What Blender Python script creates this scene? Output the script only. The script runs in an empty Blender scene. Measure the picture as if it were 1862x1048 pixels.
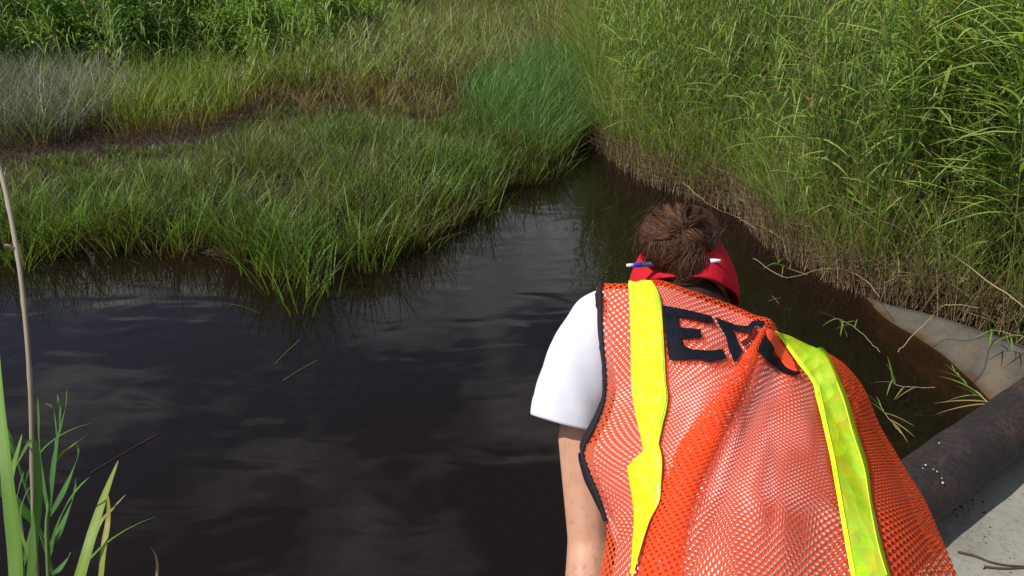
import bpy, bmesh, math, random
import numpy as np
from mathutils import Vector, Matrix, noise as mnoise
from mathutils.bvhtree import BVHTree
rnd = random.Random(7)
rs = np.random.RandomState(11)
scene = bpy.context.scene
COL = scene.collection

# ------------------------------------------------------------------ camera
CAM_H, PITCH, F = 2.3, math.radians(25), 1433.0      # F in pixels of the 1862 wide photograph
cam = bpy.data.cameras.new('camera'); camo = bpy.data.objects.new('camera', cam); COL.objects.link(camo)
camo.location = (0, 0, CAM_H); camo.rotation_euler = (math.pi/2 - PITCH, 0, 0)
cam.sensor_width = 36; cam.lens = 36*F/1862; cam.clip_start = .05; cam.clip_end = 600
scene.camera = camo
SP, CP = math.sin(PITCH), math.cos(PITCH)
# ------------------------------------------------------------------ light
SUN = Vector((-.60, -.16, .78)).normalized()
w = bpy.data.worlds.new('World'); scene.world = w; w.use_nodes = True
nt = w.node_tree; nt.nodes.clear()
def N(t, ty, **k):
    n = t.nodes.new(ty)
    for a, b in k.items():
        if a.startswith('i_'):
            key = a[2:].replace('_', ' ')
            n.inputs[int(key) if key.isdigit() else key].default_value = b
        else: setattr(n, a, b)
    return n
sky = N(nt, 'ShaderNodeTexSky', sky_type='NISHITA', sun_disc=False)
sky.sun_elevation = math.asin(SUN.z); sky.sun_rotation = math.atan2(SUN.x, SUN.y)
tc = N(nt, 'ShaderNodeTexCoord')
mp = N(nt, 'ShaderNodeMapping'); mp.inputs['Scale'].default_value = (1, 1, 1.7)
nz = N(nt, 'ShaderNodeTexNoise'); nz.inputs['Scale'].default_value = 4.0; nz.inputs['Detail'].default_value = 7; mp.inputs['Location'].default_value = (.35, .2, .1); nz.inputs['Roughness'].default_value = .55
cr = N(nt, 'ShaderNodeValToRGB'); cr.color_ramp.elements[0].position = .47; cr.color_ramp.elements[1].position = .64
mx = N(nt, 'ShaderNodeMix', data_type='RGBA'); mx.inputs[7].default_value = (9.5, 9.6, 9.6, 1)
bg = N(nt, 'ShaderNodeBackground'); bg.inputs['Strength'].default_value = .085
wo = N(nt, 'ShaderNodeOutputWorld')
L = nt.links.new
L(tc.outputs['Generated'], mp.inputs[0]); L(mp.outputs[0], nz.inputs['Vector']); L(nz.outputs[0], cr.inputs[0])
L(cr.outputs[0], mx.inputs[0]); L(sky.outputs[0], mx.inputs[6]); L(mx.outputs[2], bg.inputs[0]); L(bg.outputs[0], wo.inputs[0])
sl = bpy.data.lights.new('sun', 'SUN'); sl.energy = 4.9; sl.angle = math.radians(.55); sl.color = (1, .955, .88)
so = bpy.data.objects.new('sun', sl); COL.objects.link(so); so.rotation_euler = SUN.to_track_quat('Z', 'Y').to_euler()
so.location = (-4, 1, 9)
vs = scene.view_settings; vs.view_transform = 'Standard'; vs.look = 'None'; vs.gamma = 1; vs.exposure = 0; vs.use_curve_mapping = False
scene.cycles.transparent_max_bounces = 24; scene.cycles.max_bounces = 8

# ------------------------------------------------------------------ helpers
def U(px, py, zc):                                   # picture point at depth zc -> world
    cx, cy = (px-931)/F, (524-py)/F
    return Vector((cx*zc, zc*(CP+cy*SP), CAM_H+zc*(-SP+cy*CP)))
def G(px, py, z=0.0):                                # picture point on height z -> world
    cx, cy = (px-931)/F, (524-py)/F
    t = (CAM_H-z)/(SP-cy*CP)
    return Vector((cx*t, t*(CP+cy*SP), z))
def proj(p):                                         # array of points -> picture coordinates
    p = np.asarray(p, float); d = p[:, 2]-CAM_H
    zc = p[:, 1]*CP-d*SP; up = p[:, 1]*SP+d*CP
    return 931+F*p[:, 0]/zc, 524-F*up/zc, zc
def tag(o, label=None, cat=None, group=None, kind=None):
    if label: o['label'] = label
    if cat: o['category'] = cat
    if group: o['group'] = group
    if kind: o['kind'] = kind
    return o
def link(name, me, mat=None, parent=None, smooth=True):
    if mat: me.materials.append(mat)
    if smooth: me.polygons.foreach_set('use_smooth', [True]*len(me.polygons))
    o = bpy.data.objects.new(name, me); COL.objects.link(o)
    if parent: o.parent = parent; o.matrix_parent_inverse = Matrix.Translation(-parent.location) if not parent.parent else parent_inv(parent)
    return o
def parent_inv(p):
    m = Matrix.Identity(4); q = p
    chain = []
    while q: chain.append(q); q = q.parent
    for q in reversed(chain): m = m @ (q.matrix_parent_inverse if q.parent else Matrix.Identity(4)) @ Matrix.LocRotScale(q.location, q.rotation_euler, q.scale)
    return m.inverted()
def empty(name, loc, label, cat, group=None):
    o = bpy.data.objects.new(name, None); COL.objects.link(o); o.location = loc; o.empty_display_size = .1
    return tag(o, label, cat, group)
def pydata(name, v, f, mat=None, parent=None, smooth=True):
    me = bpy.data.meshes.new(name); me.from_pydata([tuple(x) for x in v], [], f); me.update()
    return link(name, me, mat, parent, smooth)
def bigmesh(name, V, F4, F3, colr=None):
    me = bpy.data.meshes.new(name)
    n4, n3 = len(F4), len(F3)
    me.vertices.add(len(V)); me.vertices.foreach_set('co', np.asarray(V, np.float32).ravel())
    me.loops.add(4*n4+3*n3)
    idx = np.concatenate([np.asarray(F4, np.int32).ravel(), np.asarray(F3, np.int32).ravel()]) if n4 and n3 else np.asarray(F4 if n4 else F3, np.int32).ravel()
    me.loops.foreach_set('vertex_index', idx)
    me.polygons.add(n4+n3)
    st = np.concatenate([np.arange(n4)*4, n4*4+np.arange(n3)*3]).astype(np.int32)
    me.polygons.foreach_set('loop_start', st)
    me.update(calc_edges=True)
    if colr is not None:
        a = me.color_attributes.new('tint', 'FLOAT_COLOR', 'POINT')
        c = np.ones((len(V), 4), np.float32); c[:, :3] = colr; a.data.foreach_set('color', c.ravel())
    return me
class Acc:
    def __init__(s): s.V, s.Q, s.T, s.C, s.n = [], [], [], [], 0
    def ribbons(s, P, side, wd, col):                # P (n,k,3), side (n,3), wd (n,k), col (n,3) or (n,k,3); last level is a point
        n, k, _ = P.shape
        sd = side[:, None, :]*wd[:, :, None]*.5
        A, B = P-sd, P+sd
        V = np.concatenate([np.stack([A[:, :-1], B[:, :-1]], 2).reshape(n, 2*(k-1), 3), P[:, -1:]], 1)
        m = 2*(k-1)+1; off = s.n+np.arange(n)[:, None]*m
        for j in range(k-2): s.Q.append(off+np.array([2*j, 2*j+1, 2*j+3, 2*j+2]))
        s.T.append(off+np.array([2*k-4, 2*k-3, 2*k-2]))
        if col.ndim == 2: C = np.repeat(col[:, None], m, 1)
        else: C = np.concatenate([np.repeat(col[:, :-1], 2, 1), col[:, -1:]], 1)
        s.V.append(V.reshape(-1, 3)); s.C.append(C.reshape(-1, 3)); s.n += n*m
    def tubes(s, P, r, col, sides=3):
        n, k, _ = P.shape
        d = P[:, -1]-P[:, 0]; d /= np.linalg.norm(d, axis=1)[:, None]+1e-9
        ref = np.where(np.abs(d[:, 2:3]) < .9, np.array([[0, 0, 1.]]), np.array([[1., 0, 0]]))
        a = np.cross(d, ref); a /= np.linalg.norm(a, axis=1)[:, None]; b = np.cross(d, a)
        th = np.arange(sides)*2*math.pi/sides
        ring = a[:, None, None]*np.cos(th)[None, None, :, None]+b[:, None, None]*np.sin(th)[None, None, :, None]
        V = P[:, :, None]+ring*r[:, :, None, None]
        m = k*sides; off = s.n+np.arange(n)[:, None]*m
        for j in range(k-1):
            for i in range(sides):
                i2 = (i+1) % sides
                s.Q.append(off+np.array([j*sides+i, j*sides+i2, (j+1)*sides+i2, (j+1)*sides+i]))
        C = np.repeat(col[:, None], m, 1) if col.ndim == 2 else np.repeat(col, sides, 1)
        s.V.append(V.reshape(-1, 3)); s.C.append(C.reshape(-1, 3)); s.n += n*m
    def build(s, name, mat, parent=None, smooth=False):
        z4, z3 = np.zeros((0, 4), int), np.zeros((0, 3), int)
        me = bigmesh(name, np.concatenate(s.V), np.concatenate(s.Q) if s.Q else z4, np.concatenate(s.T) if s.T else z3, np.concatenate(s.C))
        return link(name, me, mat, parent, smooth)
def R(n, a, b): return rs.uniform(a, b, n)
def blade_path(base, h, az, lean, curv, K):
    t = np.linspace(0, 1, K)[None, :]
    hd = (lean[:, None]*t+curv[:, None]*t*t)*h[:, None]
    z = h[:, None]*(t-.42*curv[:, None]*t**3)
    P = np.empty((len(h), K, 3))
    P[:, :, 0] = base[:, 0:1]+np.cos(az)[:, None]*hd; P[:, :, 1] = base[:, 1:2]+np.sin(az)[:, None]*hd; P[:, :, 2] = base[:, 2:3]+z
    return P
def sidevec(az, jit=.8):
    a = az+math.pi/2+rs.uniform(-jit, jit, len(az))
    return np.stack([np.cos(a), np.sin(a), np.zeros_like(a)], 1)
def wprof(w, K, tip=1.6):
    t = np.linspace(0, 1, K)
    return w[:, None]*np.clip((.6+.9*t)*(1-t**tip), 0, 1)[None]
def lerpc(c0, c1, t): return np.array(c0)[None]*(1-t[:, None])+np.array(c1)[None]*t[:, None]

# ------------------------------------------------------------------ materials
def newmat(name):
    m = bpy.data.materials.new(name); m.use_nodes = True; t = m.node_tree; t.nodes.clear()
    return m, t, N(t, 'ShaderNodeOutputMaterial')
def pbsdf(t, col=(.5, .5, .5), rough=.6, spec=.3, **k):
    b = N(t, 'ShaderNodeBsdfPrincipled'); b.inputs['Base Color'].default_value = (*col, 1); b.inputs['Roughness'].default_value = rough
    b.inputs['Specular IOR Level'].default_value = spec
    return b
def noise(t, scale, detail=4, rough=.55, coord='Object'):
    c = N(t, 'ShaderNodeTexCoord'); n = N(t, 'ShaderNodeTexNoise'); n.inputs['Scale'].default_value = scale
    n.inputs['Detail'].default_value = detail; n.inputs['Roughness'].default_value = rough
    t.links.new(c.outputs[coord], n.inputs['Vector']); return n
def ramp(t, src, stops):
    r = N(t, 'ShaderNodeValToRGB'); e = r.color_ramp.elements
    while len(e) < len(stops): e.new(.5)
    for q, (p, c) in zip(e, stops): q.position = p; q.color = (*c, 1) if len(c) == 3 else c
    t.links.new(src, r.inputs[0]); return r
def bump(t, h, bs, strength=.3, dist=.01):
    b = N(t, 'ShaderNodeBump'); b.inputs['Strength'].default_value = strength; b.inputs['Distance'].default_value = dist
    t.links.new(h, b.inputs['Height']); t.links.new(b.outputs[0], bs.inputs['Normal']); return b
def simple(name, col, rough=.7, spec=.3, nscale=None, var=.25, bs=.2, bd=.004):
    m, t, o = newmat(name); b = pbsdf(t, col, rough, spec)
    if nscale:
        n = noise(t, nscale, 6); c0 = tuple(x*(1-var) for x in col); c1 = tuple(min(1, x*(1+var)) for x in col)
        r = ramp(t, n.outputs[0], [(.3, c0), (.7, c1)]); t.links.new(r.outputs[0], b.inputs['Base Color']); bump(t, n.outputs[0], b, bs, bd)
    t.links.new(b.outputs[0], o.inputs[0]); return m
def leafmat(name, trans=.35, rough=.5, spec=.35):
    m, t, o = newmat(name); b = pbsdf(t, rough=rough, spec=spec)
    a = N(t, 'ShaderNodeAttribute', attribute_name='tint')
    tr = N(t, 'ShaderNodeBsdfTranslucent'); hs = N(t, 'ShaderNodeHueSaturation'); hs.inputs['Saturation'].default_value = 1.15; hs.inputs['Value'].default_value = 1.25
    mxs = N(t, 'ShaderNodeMixShader'); mxs.inputs[0].default_value = trans
    l = t.links.new
    l(a.outputs['Color'], b.inputs['Base Color']); l(a.outputs['Color'], hs.inputs['Color']); l(hs.outputs[0], tr.inputs[0])
    l(b.outputs[0], mxs.inputs[1]); l(tr.outputs[0], mxs.inputs[2]); l(mxs.outputs[0], o.inputs[0]); return m
M_leaf = leafmat('grass_leaf', .38, .45, .32); M_reed = leafmat('reed_leaf', .42, .5, .25); M_dry = leafmat('dry_stem', .12, .7, .2)
M_bushleaf = leafmat('bush_leaf', .3, .5, .3)
M_hair = leafmat('hair_strand', .08, .5, .12)

# water: clear brown tea-coloured water with ripples
M_water, t, o = newmat('water')
fr = N(t, 'ShaderNodeFresnel'); fr.inputs['IOR'].default_value = 1.33
gl = N(t, 'ShaderNodeBsdfGlossy'); gl.inputs['Roughness'].default_value = .015
gl.inputs['Color'].default_value = (.86, .86, .88, 1)
tp = N(t, 'ShaderNodeBsdfTransparent'); tp.inputs['Color'].default_value = (.95, .88, .75, 1)
df = N(t, 'ShaderNodeBsdfDiffuse'); df.inputs['Color'].default_value = (.016, .010, .007, 1)
mA = N(t, 'ShaderNodeMixShader'); mA.inputs[0].default_value = .5
mB = N(t, 'ShaderNodeMixShader')
l = t.links.new
tcw = N(t, 'ShaderNodeTexCoord'); mpw = N(t, 'ShaderNodeMapping'); mpw.inputs['Scale'].default_value = (1.0, 1.9, 1); mpw.inputs['Rotation'].default_value = (0, 0, -.15)
l(tcw.outputs['Object'], mpw.inputs[0])
n1 = N(t, 'ShaderNodeTexNoise'); n1.inputs['Scale'].default_value = 2.0; n1.inputs['Detail'].default_value = 1.2; n1.inputs['Distortion'].default_value = .6
n2 = N(t, 'ShaderNodeTexNoise'); n2.inputs['Scale'].default_value = 11; n2.inputs['Detail'].default_value = 2
l(mpw.outputs[0], n1.inputs['Vector']); l(mpw.outputs[0], n2.inputs['Vector'])
ad = N(t, 'ShaderNodeMath', operation='MULTIPLY_ADD'); ad.inputs[1].default_value = .035
l(n2.outputs[0], ad.inputs[0]); l(n1.outputs[0], ad.inputs[2])
bpw = N(t, 'ShaderNodeBump'); bpw.inputs['Strength'].default_value = .10; bpw.inputs['Distance'].default_value = .05
l(ad.outputs[0], bpw.inputs['Height'])
l(bpw.outputs[0], gl.inputs['Normal']); l(bpw.outputs[0], fr.inputs['Normal'])
l(tp.outputs[0], mA.inputs[1]); l(df.outputs[0], mA.inputs[2])
l(fr.outputs[0], mB.inputs[0]); l(mA.outputs[0], mB.inputs[1]); l(gl.outputs[0], mB.inputs[2]); l(mB.outputs[0], o.inputs[0])
va = N(t, 'ShaderNodeVolumeAbsorption'); va.inputs['Color'].default_value = (.72, .42, .12, 1); va.inputs['Density'].default_value = 26.0
l(va.outputs[0], o.inputs['Volume'])

# mud / litter ground
M_mud, t, o = newmat('mud'); b = pbsdf(t, rough=.8, spec=.25)
n = noise(t, 3, 8, .65); r = ramp(t, n.outputs[0], [(.3, (.018, .010, .007)), (.55, (.04, .024, .016)), (.75, (.075, .055, .035))])
n2_ = noise(t, 60, 4); t.links.new(r.outputs[0], b.inputs['Base Color']); bump(t, n2_.outputs[0], b, .8, .02); t.links.new(b.outputs[0], o.inputs[0])

def concrete(name, zstain=False, c=((.17, .165, .14), (.25, .24, .205), (.32, .305, .265))):
    m, t, o = newmat(name); b = pbsdf(t, rough=.85, spec=.2)
    n = noise(t, 2.2, 9, .62); r = ramp(t, n.outputs[0], [(.32, c[0]), (.52, c[1]), (.72, c[2])])
    v = noise(t, 55, 5, .7); r2 = ramp(t, v.outputs[0], [(.32, (.62, .62, .62)), (.5, (1, 1, 1))])
    mm = N(t, 'ShaderNodeMix', data_type='RGBA', blend_type='MULTIPLY'); mm.inputs[0].default_value = .8
    t.links.new(r.outputs[0], mm.inputs[6]); t.links.new(r2.outputs[0], mm.inputs[7]); out = mm.outputs[2]
    if zstain:
        g = N(t, 'ShaderNodeNewGeometry'); s = N(t, 'ShaderNodeSeparateXYZ'); t.links.new(g.outputs['Position'], s.inputs[0])
        nn = noise(t, 7, 5, .6); ma = N(t, 'ShaderNodeMath', operation='MULTIPLY_ADD'); ma.inputs[1].default_value = .06
        t.links.new(nn.outputs[0], ma.inputs[0]); t.links.new(s.outputs[2], ma.inputs[2])
        r3 = ramp(t, ma.outputs[0], [(.028, (1, 1, 1)), (.05, (0, 0, 0))])
        mq = N(t, 'ShaderNodeMix', data_type='RGBA'); mq.inputs[7].default_value = (.060, .032, .013, 1)
        t.links.new(r3.outputs[0], mq.inputs[0]); t.links.new(out, mq.inputs[6]); out = mq.outputs[2]
        # soft brown blotches higher up
        n5 = noise(t, 4.5, 3, .5); r5 = ramp(t, n5.outputs[0], [(.5, (0, 0, 0)), (.68, (.3, .3, .3))])
        mr = N(t, 'ShaderNodeMix', data_type='RGBA'); mr.inputs[7].default_value = (.20, .125, .07, 1)
        t.links.new(r5.outputs[0], mr.inputs[0]); t.links.new(out, mr.inputs[6]); out = mr.outputs[2]
    t.links.new(out, b.inputs['Base Color']); bump(t, v.outputs[0], b, .35, .006); t.links.new(b.outputs[0], o.inputs[0]); return m
M_conc = concrete('slab_concrete'); M_wing = concrete('wing_concrete', True, ((.05, .045, .037), (.085, .077, .063), (.125, .113, .092)))
M_pipe, t, o = newmat('rusty_pipe'); b = pbsdf(t, rough=.62, spec=.4)
n = noise(t, 5, 9, .68); r = ramp(t, n.outputs[0], [(.3, (.014, .010, .011)), (.52, (.028, .019, .019)), (.63, (.055, .03, .025)), (.76, (.14, .05, .028))])
v = noise(t, 55, 7, .75); rq = ramp(t, v.outputs[0], [(.35, (.45, .45, .45)), (.55, (1, 1, 1)), (.7, (2.2, 1.7, 1.5))]); mm = N(t, 'ShaderNodeMix', data_type='RGBA', blend_type='MULTIPLY'); mm.inputs[0].default_value = 1; t.links.new(r.outputs[0], mm.inputs[6]); t.links.new(rq.outputs[0], mm.inputs[7]); t.links.new(mm.outputs[2], b.inputs['Base Color']); bump(t, v.outputs[0], b, .9, .006); t.links.new(b.outputs[0], o.inputs[0])
M_paint = simple('white_fleck', (.62, .6, .55), .6)

# ------------------------------------------------------------------ terrain
left_edge = [(-1500, 478), (-900, 470), (-300, 468), (0, 452), (150, 448), (280, 440), (420, 468), (560, 505), (640, 480), (760, 425), (860, 385), (895, 340), (990, 318), (1042, 262)]
right_edge = [(1072, 255), (1110, 285), (1180, 330), (1260, 358), (1350, 385), (1420, 455), (1500, 500), (1560, 530), (1680, 562), (1790, 590)]
LW = [G(*p) for p in left_edge]; RW = [G(*p) for p in right_edge]
poly = [(p.x, p.y) for p in LW]+[(p.x, p.y) for p in RW]+[(3.6, 3.2), (3.4, .6), (-2.0, -1.2), (-9, -1.2)]
poly = np.array(poly)
def sdist(X, Y):
    X, Y = np.asarray(X, float), np.asarray(Y, float)
    d = np.full(X.shape, 1e9); ins = np.zeros(X.shape, bool)
    for i in range(len(poly)):
        a, c = poly[i], poly[(i+1) % len(poly)]; e = c-a
        tt = np.clip(((X-a[0])*e[0]+(Y-a[1])*e[1])/(e@e), 0, 1)
        d = np.minimum(d, np.hypot(X-a[0]-tt*e[0], Y-a[1]-tt*e[1]))
        cond = (a[1] > Y) != (c[1] > Y)
        with np.errstate(divide='ignore', invalid='ignore'):
            xi = a[0]+(Y-a[1])*(c[0]-a[0])/(c[1]-a[1]+1e-12)
        ins ^= cond & (X < xi)
    return np.where(ins, -d, d)
def sst(x, a, b): q = np.clip((x-a)/(b-a), 0, 1); return q*q*(3-2*q)
def wob(X, Y): return .5*np.sin(X*1.7+np.sin(Y*1.1)*1.3)*np.sin(Y*1.9+.6*np.sin(X*2.3))+.3*np.sin(X*4.3+1)*np.sin(Y*5.1+2)+.2*np.sin(X*9.1+Y*7.3)
def rightside(X, Y): return sst(X-(.55+.02*Y), -.6, .6)
def ground_h(X, Y):
    d = sdist(X, Y)
    z = np.where(d < 0, -.75*sst(-d, 0, .9), .03+.09*sst(d, .1, 1.2))
    z = z+np.where(d > 0, rightside(X, Y)*.28*sst(d, .0, 1.3), 0)
    z = z+np.where(d > .05, .03*wob(X, Y), 0)+sst(d, 6, 60)*1.2
    return z
gx = np.concatenate([-np.geomspace(160, 9.2, 14), np.arange(-9, 7.01, .11), np.geomspace(7.3, 160, 14)])
gy = np.concatenate([-np.geomspace(60, 2.2, 8), np.arange(-2, 16.01, .11), np.geomspace(16.3, 320, 18)])
XX, YY = np.meshgrid(gx, gy); ZZ = ground_h(XX, YY)
V = np.stack([XX, YY, ZZ], 2).reshape(-1, 3); nx, ny = len(gx), len(gy)
ii = (np.arange(ny-1)[:, None]*nx+np.arange(nx-1)[None]).ravel()
me = bigmesh('ground', V, np.stack([ii, ii+1, ii+nx+1, ii+nx], 1), np.zeros((0, 3), int))
tag(link('ground', me, M_mud), kind='structure')
# water body
x0, x1, y0, y1 = -60, 12, -8, 40
bm = bmesh.new(); bmesh.ops.create_cube(bm, size=1)
for v_ in bm.verts: v_.co = (x0+(x1-x0)*(v_.co.x+.5), y0+(y1-y0)*(v_.co.y+.5), -1.4+1.4*(v_.co.z+.5))
me = bpy.data.meshes.new('water'); bm.to_mesh(me); tag(link('water', me, M_water, smooth=False), kind='structure')

# ------------------------------------------------------------------ concrete slab, pipe, wing wall
PD = Vector((.807, .590, 0)).normalized(); PN = Vector((.590, -.807, 0)).normalized()   # along the pipe, towards the camera side
PC = Vector((1.35, 2.04, 0))
def box_prism(name, pts, z0, z1, mat, bev=.012):
    bm = bmesh.new(); vs_ = [bm.verts.new((p[0], p[1], z1)) for p in pts]; f = bm.faces.new(vs_)
    if f.normal.z < 0: f.normal_flip()
    g = bmesh.ops.extrude_face_region(bm, geom=[f]); 
    for v_ in [q for q in g['geom'] if isinstance(q, bmesh.types.BMVert)]: v_.co.z = z0
    bmesh.ops.recalc_face_normals(bm, faces=bm.faces)
    bmesh.ops.bevel(bm, geom=[e for e in bm.edges if abs(e.verts[0].co.z-z1) < 1e-5 and abs(e.verts[1].co.z-z1) < 1e-5], offset=bev, segments=2, affect='EDGES')
    me = bpy.data.meshes.new(name); bm.to_mesh(me); bm.free(); return link(name, me, mat, smooth=False)
SLAB = .55
e0 = PC-PD*4.2-PN*.03; e1 = PC+PD*2.1-PN*.03
o = box_prism('concrete_slab', [e0, e1, e1+PN*3.6, e0+PN*3.6], -.9, SLAB, M_conc, .02)
tag(o, kind='structure')
pz = .66
root = empty('rusty_pipe', PC+Vector((0, 0, pz)), 'dark rusty steel pipe lying along the edge of the concrete slab behind the orange vest', 'pipe')
def tube_obj(name, pts, rad, mat, parent, seg=24, cap=True):
    bm = bmesh.new(); rings = []
    for i, p in enumerate(pts):
        d = (pts[min(i+1, len(pts)-1)]-pts[max(i-1, 0)]).normalized(); a = d.orthogonal().normalized() if i == 0 else (a-d*a.dot(d)).normalized(); c = d.cross(a)
        r_ = rad[i] if isinstance(rad, (list, tuple)) else rad
        rings.append([bm.verts.new(p+(a*math.cos(k*2*math.pi/seg)+c*math.sin(k*2*math.pi/seg))*r_) for k in range(seg)])
    for A_, B_ in zip(rings, rings[1:]):
        for k in range(seg): bm.faces.new([A_[k], A_[(k+1) % seg], B_[(k+1) % seg], B_[k]])
    if cap: bm.faces.new(rings[0][::-1]); bm.faces.new(rings[-1])
    bmesh.ops.recalc_face_normals(bm, faces=bm.faces)
    me = bpy.data.meshes.new(name); bm.to_mesh(me); bm.free(); return link(name, me, mat, parent)
pts = []
for i in range(70):
    q = PC+PD*(-1.2+i*.06); pts.append(Vector((q.x, q.y, pz+.002*math.sin(i*.9))))
tube_obj('pipe_wall', pts, [.102+.0012*math.sin(i*1.7)+.001*math.sin(i*.6) for i in range(70)], M_pipe, root, 40)
up = Vector((0, 0, 1)); 
for (px, py, s) in [(1683, 846, .0055), (1704, 858, .004), (1714, 878, .0075), (1678, 852, .003), (1697, 854, .003), (1712, 870, .003), (1708, 806, .004)]:
    d = (U(px, py, 1)-camo.location).normalized(); c0 = PC+up*pz; best = None
    oc = camo.location-c0; dp = d-PD*d.dot(PD); op = oc-PD*oc.dot(PD)
    A_, B_, C_ = dp.dot(dp), 2*dp.dot(op), op.dot(op)-.1045**2
    disc = B_*B_-4*A_*C_
    if disc < 0: continue
    hit = camo.location+d*((-B_-math.sqrt(disc))/(2*A_)); nn = (hit-c0); nn = (nn-PD*nn.dot(PD)).normalized(); sd = PD.cross(nn)
    vv = []
    k = 9
    for a in range(k): rr = s*rnd.uniform(.45, 1); vv.append(hit+PD*math.cos(a*2*math.pi/k)*rr+sd*math.sin(a*2*math.pi/k)*rr*.8+nn*.0005)
    pydata('paint_fleck', vv+[hit+nn*.003], [(a, (a+1) % k, k) for a in range(k)], M_paint, root)
# flared end of the culvert: rim, face, waterline, apron below water
rim = [(1500, 516, -.10), (1560, 536, -.015), (1610, 560, .03), (1680, 577, .07), (1760, 602, .12), (1862, 640, .19), (2010, 700, .30), (2200, 790, .42)]
wat = [(1512, 534, -.16), (1562, 572, -.06), (1602, 606, -.02), (1655, 656, -.02), (1722, 712, -.02), (1795, 770, -.02), (1900, 840, .0), (2060, 960, .02)]
def resamp(P, n):
    out = []
    m = len(P)-1
    for i in range(n):
        f = i/(n-1)*m; k = min(int(f), m-1); u = f-k
        p0, p1, p2, p3 = P[max(k-1, 0)], P[k], P[k+1], P[min(k+2, m)]
        out.append(.5*((2*p1)+(p2-p0)*u+(2*p0-5*p1+4*p2-p3)*u*u+(3*p1-p0-3*p2+p3)*u**3))
    return out
RM = resamp([G(*p) for p in rim], 60); WT = resamp([G(*p) for p in wat], 60)
grid = []
for a, c in zip(RM, WT):
    out = (a-c); out.z = 0; out = out.normalized() if out.length > .01 else Vector((1, 0, 0))
    row = [a+out*.09+Vector((0, 0, -.45)), a+out*.085+Vector((0, 0, -.02)), a+out*.07, a+out*.012, a-out*.004+Vector((0, 0, -.012))]
    for k in range(1, 8):
        u = k/7; q = a.lerp(c, u); q.z -= .055*math.sin(math.pi*u)*min(1, (a.z-c.z)/.12); row.append(q)
    for k in range(1, 5): row.append(c-out*.035*k+Vector((0, 0, -.08*k-.03*k*k)))
    grid.append(row)
v, f = [p for r_ in grid for p in r_], []
w_ = len(grid[0])
for i in range(len(grid)-1):
    for j in range(w_-1): a = i*w_+j; f.append((a, a+1, a+w_+1, a+w_))
o = pydata('culvert_wing_wall', v, f, M_wing)
tag(o, 'low curved concrete wing wall sloping down into the brown water beside the reeds', 'concrete wall')
# twigs on the slab
M_twig = simple('twig_bark', (.07, .045, .035), .8)
for (pl, lab) in [([(1742, 1004), (1775, 1012), (1800, 1022), (1830, 1028), (1862, 1030), (1900, 1032)], 'thin dark twig lying on the concrete slab, the longer bent one'),
                  ([(1790, 1031), (1830, 1034), (1880, 1031)], 'short dark twig lying beside the bent twig on the slab')]:
    r0 = .0042
    p_ = [G(x, y, SLAB+r0) for x, y in pl]; tw = tube_obj('twig', resamp(p_, 16), [r0*(1-.5*i/15) for i in range(16)], M_twig, None, 6); tag(tw, lab, 'twig', 'twigs on the slab')
# dark spots in place of shaded pits beside the pipe, and loose crumbs around
bm = bmesh.new()
for i in range(46):
    px, py = rnd.gauss(1745, 22), rnd.gauss(918, 20)
    if i > 26: px, py = rnd.uniform(1730, 1862), rnd.uniform(880, 1045)
    q = G(px, py, SLAB+.001); s = rnd.uniform(.0018, .0055) if i < 27 else rnd.uniform(.0012, .003)
    bmesh.ops.create_icosphere(bm, subdivisions=1, radius=s, matrix=Matrix.Translation(q) @ Matrix.Diagonal((rnd.uniform(.8, 1.5), 1, .5, 1)))
me = bpy.data.meshes.new('pits_and_crumbs'); bm.to_mesh(me); bm.free(); tag(link('pits_and_crumbs', me, simple('pit_and_crumb', (.03, .018, .014), .9)), 'dark spots for shaded pits and loose crumbs on the concrete slab', 'pit_and_crumb', kind='stuff')

# ------------------------------------------------------------------ vegetation
def onzone(n, xr, yr):
    x, y = R(n, *xr), R(n, *yr); return x, y
def put(x, y): return np.stack([x, y, ground_h(x, y)-.01], 1)
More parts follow.
